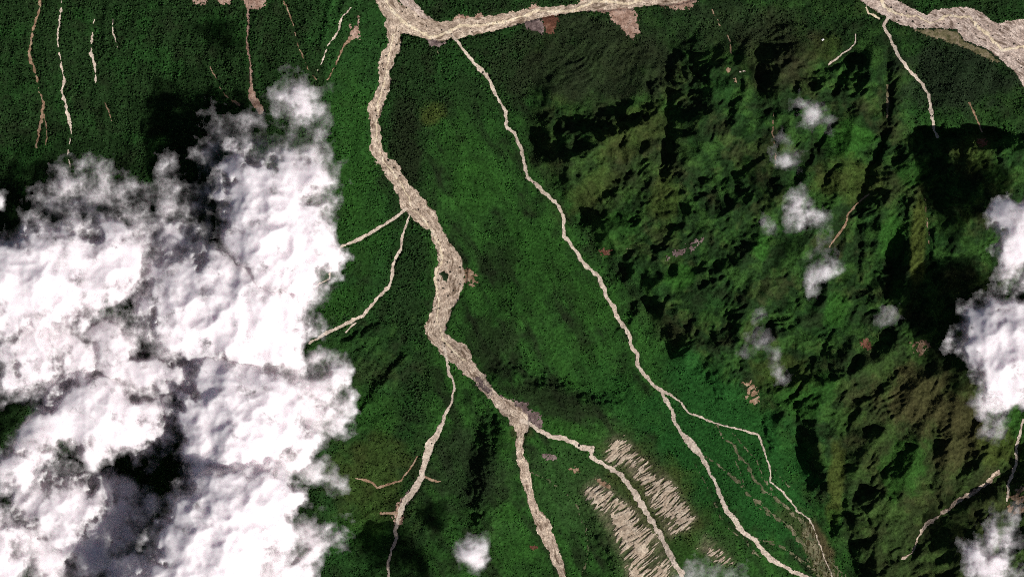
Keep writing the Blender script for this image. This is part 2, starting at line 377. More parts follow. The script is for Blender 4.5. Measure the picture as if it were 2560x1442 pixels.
py("landslide_scar", "largest pink tongue shaped scar hanging below the top river", "scar", M_PINK,
   "1442,-5 1463,19 1491,32 1517,32 1533,56 1554,68 1568,91 1582,101 1600,84 1597,50 1590,28 1579,12 1612,-5", 1, 5)
py("landslide_scar", "pink fringed scar at the top edge right of the tongue shaped one", "scar", M_PINK, "1605,-10 1640,12 1675,22 1700,26 1735,20 1746,-10", 1, 6)
py("landslide_scar", "ragged pink bank on the north side of the top river", "scar", M_PINK, "1110,64 1130,50 1150,36 1185,44 1196,30 1212,46 1250,42 1270,48 1210,62 1160,70", 1, 6)
py("landslide_scar", "small pink notch above the top river", "scar", M_PINK, "1312,36 1322,24 1328,6 1342,8 1350,26 1368,30 1330,42", 1, 4)
py("landslide_scar", "purple grey patch below the top river where the long thin stream starts", "scar", M_PURPLE, "1062,96 1085,98 1112,98 1114,108 1100,118 1076,116", 1, 4)
py("landslide_scar", "first pink patch from the left on the top edge", "scar", M_PINK, "468,-12 524,-12 518,10 500,16 485,8", 1, 4)
py("landslide_scar", "second pink patch from the left on the top edge", "scar", M_PINK, "536,-12 582,-12 576,12 556,14 544,6", 1, 4)
py("landslide_scar", "pink patch on the top edge at the head of the fanning gully", "scar", M_PINK, "602,-12 668,-12 662,16 640,28 618,20 608,8", 1, 4)
py("landslide_scar", "small three pointed pink scar in the forest left of the river fork", "scar", M_PINK, "896,34 900,44 896,62 900,80 906,102 890,96 872,104 866,100 876,84 872,58 884,68 892,62", 1, 3)
py("landslide_scar", "ragged pinkish streaks on the east side of the swollen riverbed", "scar", M_TAN, "1158,676 1176,672 1194,690 1184,692 1198,708 1178,706 1190,716 1170,712 1158,700", 1, 5)
py("debris_fan", "purple grey debris fan where the wide riverbed splits in two", "debris", M_PURPLE,
   "1232,984 1280,999 1319,1004 1324,1020 1350,1035 1361,1066 1352,1074 1318,1056 1285,1052 1262,1024 1240,1006", 1, 6)
py("debris_fan", "purple stained gravel at the narrow foot of the wide riverbed", "debris", M_PURPLE, "1182,944 1196,940 1216,960 1232,984 1222,990 1204,972 1192,966", 3, 5)
py("debris_fan", "purple grey debris along the white braided channel above the bottom shadow", "debris", M_PURPLE, "1042,1216 1046,1226 1030,1246 1014,1266 1002,1272 1000,1254 1010,1236 1024,1226", 2, 5)
py("landslide_scar", "pale ragged bank where the stubby gully meets the braided channel", "scar", M_PINK, "1002,1246 1012,1262 1008,1300 996,1318 984,1316 982,1292 988,1264", 1, 6)
py("landslide_scar", "brownish bald patch above the left striped wall", "scar", M_PURPLE, "1352,1136 1374,1132 1404,1146 1384,1150 1362,1146", 1, 6)
py("landslide_scar", "small pink bald patch in the grass just above the left striped wall", "scar", M_TAN, "1420,1170 1436,1166 1450,1176 1434,1184", 1, 5)
py("landslide_scar", "small orange bald patch left of the southern gravel channel", "scar", M_RED, "1322,1364 1336,1360 1348,1366 1338,1374 1326,1372", 1, 4)
py("landslide_scar", "pinkish bald strip at the top of the left striped wall", "scar", M_TAN, "1488,1196 1504,1198 1530,1214 1524,1222 1500,1210", 1, 5)
py("scree_patch", "pale scree patch with fine streaks left of the dark ravine", "scree", M_TAN, "1862,956 1876,950 1892,968 1900,990 1896,1006 1878,1012 1868,1004 1866,984", 1, 9)
py("scree_patch", "pinkish diagonal scree streaks in the middle of the rugged slope", "scree", M_PURPLE, "1665,640 1690,628 1720,612 1752,592 1760,600 1735,622 1700,640 1670,648", 1, 10)
py("scree_patch", "pale scree at the foot of the big shadow left of the right edge cloud", "scree", M_TAN, "2280,858 2300,850 2322,854 2326,866 2312,874 2308,890 2290,892 2288,874", 1, 7)
py("landslide_scar", "dull red patch on the rugged slope near the right cloud's shadow", "scar", M_RED, "2150,852 2168,846 2182,860 2176,874 2158,872", 1, 6)
py("landslide_scar", "dull red patch between two black shadows at the upper right", "scar", M_RED, "2440,352 2456,345 2474,346 2466,362 2446,370", 1, 4)
py("landslide_scar", "faint red patch in the grass beside the long thin stream", "scar", M_RED, "1496,626 1512,620 1530,626 1522,636 1502,636", 1, 6)
py("debris_fan", "faint brownish braided fan narrowing to the bottom right edge", "debris", M_FAINT, "1990,1300 2025,1298 2044,1340 2066,1395 2110,1430 2130,1460 2050,1460 2020,1400 2000,1345", 0, 16)
py("scree_patch", "pale cliff scree under the cloud at the bottom right edge", "scree", M_TAN, "2520,1235 2550,1215 2575,1225 2575,1270 2540,1290 2520,1275", 1, 9)

# eroded walls with parallel ribs: crest line, foot line
py("landslide_scar", "small pale bare spot, left of a row of three on the dark slope below the top edge", "scar", M_TAN, "1816,170 1826,170 1828,180 1818,182", 1, 3)
py("landslide_scar", "small pale bare spot, the lowest of a row of three on the dark slope below the top edge", "scar", M_TAN, "1832,194 1840,196 1842,206 1834,204", 1, 3)
py("landslide_scar", "small white bare dash, right of a row of three on the dark slope below the top edge", "scar", M_PALE, "1848,177 1864,176 1864,181 1850,182", 1, 2)
WALLS = [
 ("striped_wall", "upper pale wall of slanting erosion ribs right of the winding channel",
  "1516,1108 1540,1092 1556,1091 1594,1131 1640,1168 1664,1187 1686,1214 1698,1233 1718,1263 1740,1295 1722,1322 1676,1340 1656,1309 1625,1259 1604,1217 1579,1189 1555,1166 1512,1150"),
 ("striped_wall", "small pale striped wall beside the thin wisp at the bottom edge",
  "1762,1338 1797,1363 1820,1390 1838,1410 1801,1412 1770,1388 1744,1368"),
 ("striped_wall", "left pale wall of slanting erosion ribs reaching the bottom edge",
  "1466,1210 1495,1196 1544,1242 1594,1277 1642,1335 1676,1404 1700,1460 1572,1460 1558,1397 1526,1337 1491,1273 1456,1228"),
]
WALLS = [(a, b, [[float(x) for x in p.split(",")] for p in s.split()]) for a, b, s in WALLS]

# scarps: steep faces turned away from the sun (u, v, width, steepness)
SC = [(s[0] == "!", pl(s.lstrip("!"))) for s in """
1965,40,60 1935,140,70 1915,240,50
2128,148,9 2082,169,11 2040,190,11 1976,202,8
2145,123,12 2124,165,16 2106,211,16 2096,250,12
!2230,197,16 2226,267,26 2219,316,26 2208,359,24 2194,397,20 2180,432,16 2168,475,18 2160,506,18 2156,538,16 2154,609,14 2150,679,12 2149,742,8
2187,383,8 2152,390,8 2142,411,10 2075,425,8 2071,471,9
2325,387,12 2275,390,14 2251,401,14 2237,418,10
!2405,318,70 2384,400,120 2370,480,100 2362,530,60
!2532,330,30 2505,360,45 2480,390,30
2092,300,12 2068,337,16 2033,373,14
1920,380,14 1871,422,20 1829,450,14
1690,215,14 1688,281,28 1682,352,30 1674,422,26 1664,470,14
1857,682,10 1801,697,16 1769,707,16 1741,732,12
1818,755,12 1825,791,15 1832,830,20
1612,615,24 1570,665,48 1540,715,30
!2265,460,10 2270,521,18 2262,577,40 2252,640,55 2242,700,55 2246,758,40
2322,520,10 2330,609,16 2333,679,14
1790,830,12 1801,872,18 1811,910,14
2275,780,16 2235,830,34 2214,880,24
2149,879,10 2138,925,16 2128,962,12
2281,897,10 2237,932,14 2194,982,16 2152,1010,14 2138,1034,12 2114,1070,12 2103,1098,8
2096,828,8 2075,851,13 2057,874,10
1962,1020,16 1984,990,22 1995,1030,22 2004,1060,24
2018,1075,24 2016,1147,36 2026,1200,32 2042,1235,30 2048,1280,30 2058,1330,24
2082,1350,10 2104,1312,18 2124,1278,12
2130,1205,8 2125,1252,18 2128,1288,20 2134,1340,18 2140,1400,14 2142,1440,12
2186,1140,16 2166,1189,30 2156,1215,18
!2198,1220,20 2176,1250,44 2148,1285,30
2316,978,6 2289,1027,10 2282,1059,9 2256,1074,7
2316,1170,10 2337,1235,14 2360,1262,9
!2512,1212,24 2460,1232,42 2420,1250,28 2352,1300,14
!2560,1100,24 2552,1170,36 2548,1240,40 2556,1300,30
2302,1352,10 2284,1390,16 2237,1402,14 2210,1400,12
2214,1400,10 2205,1440,12
1036,862,10 1006,892,18 971,932,20 935,976,18 915,1005,14 880,1045,10
960,808,10 925,815,16 890,842,18 845,862,12
940,822,9 910,858,13 880,905,12
962,826,9 935,868,13 905,918,12
1312,1064,8 1316,1092,10 1306,1112,8
1306,1130,6 1309,1150,7
1530,380,14 1480,420,22 1440,455,14
1590,420,14 1540,460,24 1490,500,16
1640,480,12 1600,530,22 1570,570,14
1500,530,12 1470,560,16 1440,575,10
1790,430,14 1740,500,26 1720,560,16
1700,560,14 1670,600,18 1640,640,12
1600,760,12 1570,800,14 1600,740,10
1740,780,12 1700,850,20 1680,900,14
1760,900,10 1775,950,16 1810,1000,12
1900,1040,10 1920,1080,18 1930,1130,14
2420,1120,10 2440,1060,16 2445,1020,10
2360,1010,9 2345,1060,12 2330,1100,9
2260,1250,10 2230,1290,16 2210,1330,12
!1220,890,40 1320,945,60 1440,985,54 1570,1015,36
!1245,1010,40 1205,1140,66 1190,1260,50 1195,1360,30
1450,1230,30 1480,1300,34 1515,1380,34 1545,1450,30
""".strip().split("\n")]

# ------------------------------------------------------------------ running water carves the rugged mountains
def flood(Z, seeds, eps=0.15):
    """fill closed hollows so that every place drains"""
    nv, nu = Z.shape; z = Z.ravel().tolist(); done = bytearray(nv * nu); h = []
    s = seeds.copy(); s[0] = s[-1] = True; s[:, 0] = s[:, -1] = True
    for i in np.flatnonzero(s.ravel()).tolist():
        h.append((z[i], i)); done[i] = 1
    heapq.heapify(h); pop, push = heapq.heappop, heapq.heappush
    of = (-nu - 1, -nu, -nu + 1, -1, 1, nu - 1, nu, nu + 1); n = nv * nu
    while h:
        a, i = pop(h)
        for o in of:
            j = i + o
            if 0 <= j < n and not done[j]:
                done[j] = 1
                if z[j] < a + eps: z[j] = a + eps
                push(h, (z[j], j))
    return np.array(z).reshape(nv, nu)

def erode(Z, base, up, its, K, m, dx, crit, fills, seed):
    nv, nu = Z.shape; n = nv * nu; r = np.random.default_rng(seed); me = np.arange(n); idx = me.reshape(nv, nu); bf = base.ravel()
    offs = [(-1, -1), (-1, 0), (-1, 1), (0, -1), (0, 1), (1, -1), (1, 0), (1, 1)]
    for it in range(its):
        if it in fills: Z = flood(Z, base)
        Zp = np.pad(Z, 1, mode='edge'); best = np.zeros_like(Z); rec = idx.copy()
        for k, (a, b) in enumerate(offs):
            s = (Z - Zp[1 + a:1 + a + nv, 1 + b:1 + b + nu]) / (dx * math.hypot(a, b)) * (r.random((nv, nu)) * 1.2 + 0.4)
            ii = np.clip(np.arange(nv)[:, None] + a, 0, nv - 1) * nu + np.clip(np.arange(nu)[None, :] + b, 0, nu - 1)
            t = s > best; best = np.where(t, s, best); rec = np.where(t, ii, rec)
        rec = rec.ravel(); rec[bf] = me[bf]
        dep = (rec != me).astype(np.int64); p = rec.copy()
        for _ in range(13):
            dep = dep + dep[p]; p = p[p]
        order = np.argsort(dep, kind='stable'); st = np.concatenate([[0], np.cumsum(np.bincount(dep))])
        acc = np.ones(n)
        for L in range(len(st) - 2, 0, -1):
            c = order[st[L]:st[L + 1]]; np.add.at(acc, rec[c], acc[c])
        z = Z.ravel() + np.where(bf, 0, up.ravel())
        dg = (np.abs(rec % nu - me % nu) + np.abs(rec // nu - me // nu)) == 2
        F = K * (acc * dx * dx) ** m / (dx * np.where(dg, 1.4142, 1.0))
        for L in range(1, len(st) - 1):
            c = order[st[L]:st[L + 1]]; z[c] = (z[c] + F[c] * z[rec[c]]) / (1 + F[c])
        Z = z.reshape(nv, nu)
        for _ in range(3):
            Zp = np.pad(Z, 1, mode='edge'); c4 = np.zeros_like(Z)
            for a, b in offs:
                d = Z - Zp[1 + a:1 + a + nv, 1 + b:1 + b + nu]; q = crit * dx * math.hypot(a, b)
                c4 += 0.11 * (np.clip(-d - q, 0, None) - np.clip(d - q, 0, None)) + 0.003 * (-d)
            Z = np.where(base, Z, Z + c4)
    return Z

def resize(a, x0, y0, x1, y1):
    j = np.clip(np.searchsorted(y0, y1) - 1, 0, len(y0) - 2); i = np.clip(np.searchsorted(x0, x1) - 1, 0, len(x0) - 2)
    fy = np.clip((y1 - y0[j]) / (y0[j + 1] - y0[j]), 0, 1)[:, None]; fx = np.clip((x1 - x0[i]) / (x0[i + 1] - x0[i]), 0, 1)[None, :]
    def g(dj, di): return a[np.ix_(j + dj, i + di)]
    return (g(0, 0) * (1 - fx) + g(0, 1) * fx) * (1 - fy) + (g(1, 0) * (1 - fx) + g(1, 1) * fx) * fy

VALLEYS = """2219,46 2226,98 2272,176 2321,236 2335,320 2336,400 2314,520 2326,620 2330,690 2300,860
2216,60 2222,197 2212,300 2196,380 2165,440 2148,538 2144,640 2140,742 2150,800 2170,860
2150,60 2136,130 2095,230 2060,340 2020,380
2150,70 2080,160 2036,188 1970,204
1960,60 1905,160 1890,240 1900,320 1850,420 1800,460
1790,60 1800,100 1830,150 1850,220 1810,300
1690,60 1672,230 1664,320 1655,460 1640,560 1600,612
1600,60 1560,140 1480,230 1400,290
1480,70 1400,160 1330,230
1650,430 1560,460 1480,500 1420,530
1860,560 1790,640 1640,600 1550,690
2075,440 2066,480 2010,560 1960,640 1900,690 1740,735 1640,780
2176,480 2120,535 2088,596 2040,650 2000,720 1930,780
2120,800 2050,880 1960,920 1870,960
2260,470 2240,600 2220,700 2200,780
2280,890 2235,930 2190,985 2135,1030 2108,1080 2100,1180 2115,1290 2125,1380 2135,1440
1990,1000 1990,1100 2000,1200 2035,1320 2070,1390
2320,980 2280,1060 2250,1100 2220,1160 2150,1220 2120,1300
2560,1090 2540,1119 2541,1161 2496,1190 2434,1232 2391,1260 2349,1294 2314,1318 2293,1350 2279,1390 2250,1430 2220,1640
2445,1010 2420,1120 2400,1190 2370,1260
2350,1050 2330,1110 2335,1200 2350,1280
2560,400 2450,340 2400,420 2360,470
2440,560 2420,640 2380,720 2340,780 2310,850"""
VALLEYS = [[[float(x) for x in p.split(",")] + [1.0] for p in l.split()] for l in VALLEYS.split("\n")]

def carve_mountains():
    Z = None; KK = 0.03
    for st, its, fills, up in ((8.0, 60, (0, 1, 2, 4, 7, 12, 20), 3.2), (4.0, 20, (0, 4), 3.0), (2.8, 8, (0,), 2.0)):
        eu = np.arange(1180, 2790, st); ev = np.arange(-190, 1650, st)
        EUg, EVg = np.meshgrid(eu, ev)
        xe = np.interp(ev, [-200, 0, 100, 300, 450, 520, 600, 700, 800, 900, 960, 1000, 1040, 1100, 1200, 1300, 1442, 1700],
                       [1400, 1380, 1290, 1290, 1345, 1410, 1450, 1530, 1580, 1650, 1730, 1830, 1890, 1960, 1990, 2040, 2120, 2200])
        base = EUg < xe[:, None] + 14 * fbm(EUg / 60, EVg / 60, 3, 205)
        base |= EVg < 30 + np.clip(EUg - 2150, 0, 420) * 0.4 + 10 * fbm(EUg / 50, EVg / 50, 2, 206)
        dv = np.full(EUg.shape, 1e9)
        for k, l in enumerate(VALLEYS):
            d = polyline_dist(EUg + 8 * fbm(EUg / 45, EVg / 45, 2, 201), EVg + 8 * fbm(EUg / 45, EVg / 45, 2, 202), l)[0]
            dv = np.minimum(dv, d)
        north = 0.16 * np.clip(EVg - 60, 0, 1100) - 0.20 * np.clip(EVg - 1100, 0, 700)
        if Z is None:
            Z = north + 0.10 * np.clip(EUg - xe[:, None], 0, 300) + 0.9 * np.minimum(dv, 110) + 5 * fbm(EUg / 60, EVg / 60, 4, 200)
            Z = np.where(base, north, Z)
        else:
            Z = resize(Z, pu, pv, eu, ev) + 2.5 * fbm(EUg / (4 * st), EVg / (4 * st), 3, 215)
            Z = np.where(base, np.minimum(Z, north), Z)
        u_ = up * np.clip(1 + 0.35 * fbm(EUg / 130, EVg / 130, 2, 220), 0.3, 2)
        Z = erode(Z, base, u_, its, KK, 0.6, st * S, 0.80, fills, 5)
        pu, pv = eu, ev
    return eu, ev, Z - north

# ------------------------------------------------------------------ height field
def axis(a, b, step):
    core = np.arange(a - 130, b + 131, step)
    lo, hi, d = [core[0]], [core[-1]], step
    while hi[-1] < b + 3600:
        d *= 1.14
        hi.append(hi[-1] + d); lo.append(lo[-1] - d)
    return np.concatenate([np.array(lo[:0:-1]), core, np.array(hi[1:])])
STEP = 2.5
AU, AV = axis(0, 2560, STEP), axis(0, 1442, STEP)
U, V = np.meshgrid(AU, AV)
NV, NU = U.shape

def win(u0, u1, v0, v1):
    i0, i1 = np.searchsorted(AU, [u0, u1]); j0, j1 = np.searchsorted(AV, [v0, v1])
    return slice(max(j0 - 1, 0), j1 + 1), slice(max(i0 - 1, 0), i1 + 1)

# how rugged the ground is
xb = np.interp(AV, [-200, 0, 100, 300, 450, 520, 600, 700, 800, 900, 960, 1000, 1040, 1100, 1200, 1300, 1442, 1700],
               [1500, 1420, 1310, 1300, 1345, 1410, 1450, 1530, 1580, 1650, 1730, 1830, 1890, 1960, 1990, 2040, 2120, 2200])
wob = 30 * fbm(U / 90, V / 90, 3, 5)
A = sstep(U + wob - xb[:, None], -10, 80)
A *= 1 - 0.75 * sstep(U, 2230, 2300) * (1 - sstep(V, 330, 380))
A *= 1 - 0.55 * (1 - sstep(V, 60, 170)) 
def blob(u, v, ru, rv, rot=0.0, warp=0.35, seed=0):
    c, s = math.cos(rot), math.sin(rot)
    du, dv = U - u, V - v
    a = (du * c + dv * s) / ru; b = (-du * s + dv * c) / rv
    r = np.hypot(a, b) + warp * WARP[seed % 3]
    return 1 - sstep(r, 0.55, 1.15)
WARP = [fbm(U / 45, V / 45, 4, 61), fbm(U / 70, V / 70, 4, 71), fbm(U / 30, V / 30, 4, 81)]
WF1, WF2 = fbm(U / 11, V / 11, 2, 131), fbm(U / 11, V / 11, 2, 137)
A = np.maximum(A, 0.55 * blob(900, 900, 160, 130))
A = np.maximum(A, 0.40 * blob(980, 1250, 190, 230))
A = np.maximum(A, 0.30 * blob(1190, 1220, 120, 220))

th = math.radians(42)
ca, sa = math.cos(th), math.sin(th)
W1 = 26 * fbm(U / 160, V / 160, 3, 21); W2 = 26 * fbm(U / 160, V / 160, 3, 25)
along = (U + W1) * ca - (V + W2) * sa
across = (U + W1) * sa + (V + W2) * ca
def ridge(lam, stretch, seed):
    return 1 - 2 * np.abs(perlin(across / lam, along / (lam * stretch), seed))
RG2 = np.clip(0.9 + 1.1 * perlin(U / 95, V / 95, 4), 0.1, 2)
RG = 0.85 + 0.75 * perlin(U / 150, V / 150, 3)
H = 300 * (V - 721) / 1442 + 90 * fbm(U / 620, V / 620, 2, 2)
H += 13 * fbm(U / 130, V / 130, 3, 8) * (0.6 + A) + 0.9 * fbm(U / 22, V / 22, 2, 9)
EUX, EVX, EZ = carve_mountains()
A2 = sstep(U + wob - xb[:, None], 5, 110) * sstep(V, 70, 190) * (1 - 0.72 * sstep(U, 2215, 2290) * (1 - sstep(V, 330, 380)))
fad = (1 - sstep(U, 2640, 2770)) * (1 - sstep(V, 1540, 1640))
H += 0.88 * A2 * (1 - 0.72 * blob(1480, 170, 260, 170, 0.0, 0.2)) * (1 - 0.5 * blob(2040, 150, 110, 90, 0.0, 0.2)) * fad * resize(EZ, EUX, EVX, AU + 0 * AU, AV + 0 * AV)
H += A * (1 - 0.75 * A2) * (30 * ridge(170, 1.9, 31) + 18 * ridge(80, 2.1, 32) * RG - 12 * ridge(38, 2.6, 33) * RG)
H += A * (1 - 0.4 * blob(1480, 170, 260, 170, 0.0, 0.2)) * (9 * ridge(34, 2.6, 37) * RG2 + 8.5 * ridge(20, 2.6, 34) * RG2 - 7 * ridge(13, 2.4, 36) * RG2 + 3.6 * perlin(U / 8, V / 8, 35))
# north-south furrows of the upper left slope
LFT = (1 - sstep(U, 850, 960)) * (1 - sstep(V, 380, 520))
fur = perlin((U + 40 * fbm(U / 170, V / 170, 3, 41)) / 50, V / 330, 42)
H += LFT * (14 * (1 - 2 * np.abs(fur)) + 4 * perlin(U / 15, V / 160, 43))
# lineations of the smooth middle slope
CEN = (1 - A) * sstep(U, 960, 1060) * sstep(V, 300, 500)
c2 = U * math.sin(math.radians(60)) - V * math.cos(math.radians(60))
H += CEN * (5 * perlin(c2 / 26, (U + V) / 260, 45) + 5 * perlin(c2 / 70, (U + V) / 500, 46))

for black, pts in SC:
    P = np.array(pts); wm = P[:, 2].max(); R = 4.5 * wm + 40
    sl = win(P[:, 0].min() - R, P[:, 0].max() + R, P[:, 1].min() - R, P[:, 1].max() + R)
    uu = U[sl] + 9 * WARP[2][sl] + 4.5 * WF1[sl]; vv = V[sl] + 9 * WARP[0][sl] + 4.5 * WF2[sl]
    d, wd, t, sd, L = polyline_dist(uu, vv, pts)
    d = d * sd
    tap = sstep(t, 0, 0.14) * (1 - sstep(t, 0.86, 1))
    amp = wd * S * (0.95 if wm < 27 else 0.85 if black else 0.55) * tap
    wd = np.maximum(wd, 3)
    H[sl] += amp * 0.5 * np.tanh(2.0 * d / wd) * np.exp(-(d / (1.7 * wd + 12)) ** 2)

# ribs of the eroded walls
rib_c = U * 0.64 + V * 0.77
rib_a = U * 0.77 - V * 0.64
RIBN = perlin((rib_c + 5 * perlin(rib_a / 40, rib_c / 40, 51)) / 5.2, rib_a / 60, 52)
WALLM = np.zeros_like(H)
for _, _, poly in WALLS:
    P = np.array(poly)
    sl = win(P[:, 0].min() - 30, P[:, 0].max() + 30, P[:, 1].min() - 30, P[:, 1].max() + 30)
    sd = polygon_sdf(U[sl], V[sl], poly)
    WALLM[sl] = np.maximum(WALLM[sl], sstep(sd, -14, 12))
H += WALLM * 5.5 * (1 - 2 * np.abs(RIBN))

# channels: smooth and lower the ground beneath them
def blur(a, k, n=3):
    for _ in range(n):
        for ax in (0, 1):
            c = np.cumsum(np.concatenate([np.repeat(np.take(a, [0], ax), k + 1, ax), a, np.repeat(np.take(a, [-1], ax), k, ax)], ax), ax)
            hi = np.take(c, np.arange(2 * k + 1, c.shape[ax]), ax); lo = np.take(c, np.arange(0, c.shape[ax] - 2 * k - 1), ax)
            a = (hi - lo) / (2 * k + 1)
    return a
HS = blur(H, 4)
BED = np.zeros_like(H); BARE = np.zeros_like(H); DEPTH = np.zeros_like(H)
for (nm, lb, ct, mt, pts, lev, edge) in CH:
    P = np.array(pts); R = P[:, 2].max() + 30
    sl = win(P[:, 0].min() - R, P[:, 0].max() + R, P[:, 1].min() - R, P[:, 1].max() + R)
    d, wd, t, sd, L = polyline_dist(U[sl], V[sl], pts)
    e = d - wd / 2
    BED[sl] = np.maximum(BED[sl], 1 - sstep(e, 2, 12))
    if mt is not M_FAINT:
        BARE[sl] = np.maximum(BARE[sl], 1 - sstep(e, 0.0, 3.5))
    DEPTH[sl] = np.maximum(DEPTH[sl], (1 - sstep(e, 0, 6)) * np.minimum(11, 4.5 + 0.18 * wd))
for (nm, lb, ct, mt, poly, lev, edge) in POLY:
    P = np.array(poly)
    sl = win(P[:, 0].min() - 30, P[:, 0].max() + 30, P[:, 1].min() - 30, P[:, 1].max() + 30)
    sd = polygon_sdf(U[sl], V[sl], poly)
    BED[sl] = np.maximum(BED[sl], 0.9 * sstep(sd, -12, 2))
    if mt is not M_FAINT:
        BARE[sl] = np.maximum(BARE[sl], sstep(sd, -3, 1))
    if nm == "riverbed": DEPTH[sl] = np.maximum(DEPTH[sl], 8 * sstep(sd, -6, 4))
H = H + BED * (HS - H) - DEPTH

def sample(F, u, v):
    i = np.clip(np.searchsorted(AU, u) - 1, 0, NU - 2); j = np.clip(np.searchsorted(AV, v) - 1, 0, NV - 2)
    fx = (u - AU[i]) / (AU[i + 1] - AU[i]); fy = (v - AV[j]) / (AV[j + 1] - AV[j])
    return (F[j, i] * (1 - fx) + F[j, i + 1] * fx) * (1 - fy) + (F[j + 1, i] * (1 - fx) + F[j + 1, i + 1] * fx) * fy

# ------------------------------------------------------------------ plant cover (base colours, shade painted into some dark zones)
def lay(C, m, col):
    return C + m[..., None] * (np.array(col) - C)
FOREST = (0.018, 0.042, 0.013); FOREST_AND_SHADE = (0.018, 0.026, 0.012); GRASS = (0.028, 0.092, 0.015); OLIVE = (0.058, 0.078, 0.018); BROWN = (0.056, 0.054, 0.022); FAN = (0.021, 0.088, 0.0185)
COV = np.ones(U.shape + (3,)) * np.array(FOREST)
nA = fbm(U / 110, V / 110, 4, 91); nB = fbm(U / 60, V / 60, 4, 95); nC = fbm(U / 26, V / 26, 3, 99)
COV = lay(COV, sstep(nA + 0.4 * nC, 0.0, 0.8) * 0.8, (0.019, 0.060, 0.014))
COV = lay(COV, sstep(-nB, 0.15, 0.8) * 0.6, FOREST_AND_SHADE)
GR = np.zeros_like(U)   # how grassy, without tall trees
def zone(u, v, ru, rv, rot, col, k, grassy, seed=0, warp=0.35):
    global COV, GR
    m = blob(u, v, ru, rv, math.radians(rot), warp, seed) * k
    COV = lay(COV, m, col); GR = np.maximum(GR, m * grassy)
# rugged right: mosaic of grass, brown scrub and forest
COV = lay(COV, A * sstep(nB + 0.5 * nC, -0.15, 0.5) * 0.75, (0.038, 0.094, 0.020))
COV = lay(COV, A * sstep(-nA + 0.5 * nC, 0.1, 0.7) * 0.35, BROWN)
COV = lay(COV, A * sstep(V + 60 * nA, 780, 1000) * sstep(U, 2050, 2200) * 0.35, (0.056, 0.060, 0.022))
GR = np.maximum(GR, A * 0.72)
STK = fbm((c2 + 10 * nA) / 34, (U * 0.5 + V * 0.87) / 230, 3, 320)
COV = lay(COV, sstep(V, 150, 420) * sstep(U, 1030, 1110) * (1 - A) * np.clip(0.55 + 0.4 * nB + 0.25 * nC + 0.45 * STK, 0, 1), (0.033, 0.104, 0.0195))
COV = lay(COV, sstep(V, 150, 420) * sstep(U, 1030, 1110) * (1 - A) * 0.6 * sstep(-STK - 0.3 * nA, 0.1, 0.7), FOREST_AND_SHADE); GR = np.maximum(GR, 0.66 * sstep(V, 150, 420) * sstep(U, 1030, 1110) * (1 - A))
COV = lay(COV, (1 - sstep(U, 960, 990)) * sstep(U, 760, 840) * (1 - A) * (0.5 + 0.4 * np.clip(nB, -1, 1)), (0.024, 0.080, 0.018)); GR = np.maximum(GR, 0.4 * (1 - sstep(U, 940, 980)) * sstep(U, 780, 850))
zone(1830, 1120, 260, 150, 40, FAN, 0.95, 0.95); zone(1760, 980, 150, 70, 40, FAN, 0.8, 0.85, 1); zone(1900, 1240, 180, 90, 50, FAN, 0.85, 0.9, 2)
zone(1560, 1000, 180, 60, 35, FAN, 0.5, 0.3); zone(1700, 1180, 120, 50, 50, FAN, 0.8, 0.6)
zone(1080, 285, 36, 30, 0, OLIVE, 0.75, 0.4); zone(1190, 480, 70, 80, 0, GRASS, 0.55, 0.35, 1); zone(1150, 380, 50, 90, -10, GRASS, 0.35, 0.25, 2)
zone(1340, 640, 120, 80, 40, GRASS, 0.4, 0.3); zone(1480, 760, 90, 60, 40, GRASS, 0.5, 0.4); zone(1440, 900, 110, 70, 40, GRASS, 0.35, 0.3, 1); zone(1300, 760, 80, 60, 30, GRASS, 0.3, 0.2)
zone(1230, 860, 70, 80, 0, FOREST_AND_SHADE, 0.7, 0); zone(1400, 1010, 150, 50, 20, FOREST_AND_SHADE, 0.8, 0); zone(1020, 400, 50, 80, 0, FOREST_AND_SHADE, 0.8, 0); zone(1010, 300, 40, 70, 0, FOREST_AND_SHADE, 0.7, 0); zone(1250, 650, 50, 70, 0, FOREST_AND_SHADE, 0.5, 0)  # dark zone above the lower fork paints a shaded slope into the colour
zone(1480, 160, 240, 130, 0, (0.026, 0.036, 0.017), 0.8, 0, 1); GR *= 1 - 0.75 * blob(1500, 130, 260, 130); GR *= 1 - 0.7 * blob(1900, 60, 350, 90)
zone(2120, 350, 70, 50, -10, GRASS, 0.9, 0.9); zone(2225, 580, 32, 80, 15, GRASS, 0.8, 0.9, 1); zone(1903, 620, 24, 40, 0, GRASS, 0.9, 0.9, 2); zone(1700, 690, 40, 40, 0, GRASS, 0.8, 0.9)
zone(2090, 780, 36, 60, -10, GRASS, 0.8, 0.9); zone(2000, 990, 100, 60, -20, GRASS, 0.6, 0.8, 1); zone(2260, 1170, 60, 90, 20, GRASS, 0.7, 0.8, 2); zone(2090, 1210, 24, 130, 4, OLIVE, 0.85, 1.0); zone(2085, 1310, 26, 40, 10, GRASS, 0.5, 1.0)
zone(2295, 600, 22, 150, 3, OLIVE, 0.95, 1.0, 1); zone(2120, 450, 90, 60, 0, OLIVE, 0.6, 0.9); zone(2280, 440, 40, 50, 0, GRASS, 0.6, 0.8); zone(1960, 930, 90, 50, 0, OLIVE, 0.5, 0.8)
zone(2300, 1000, 110, 90, 20, BROWN, 0.9, 0.9); zone(2400, 1080, 80, 120, 10, BROWN, 0.85, 0.9, 1); zone(2440, 380, 60, 60, 0, OLIVE, 0.5, 0.5); zone(2060, 120, 50, 40, -10, OLIVE, 0.4, 0.4)
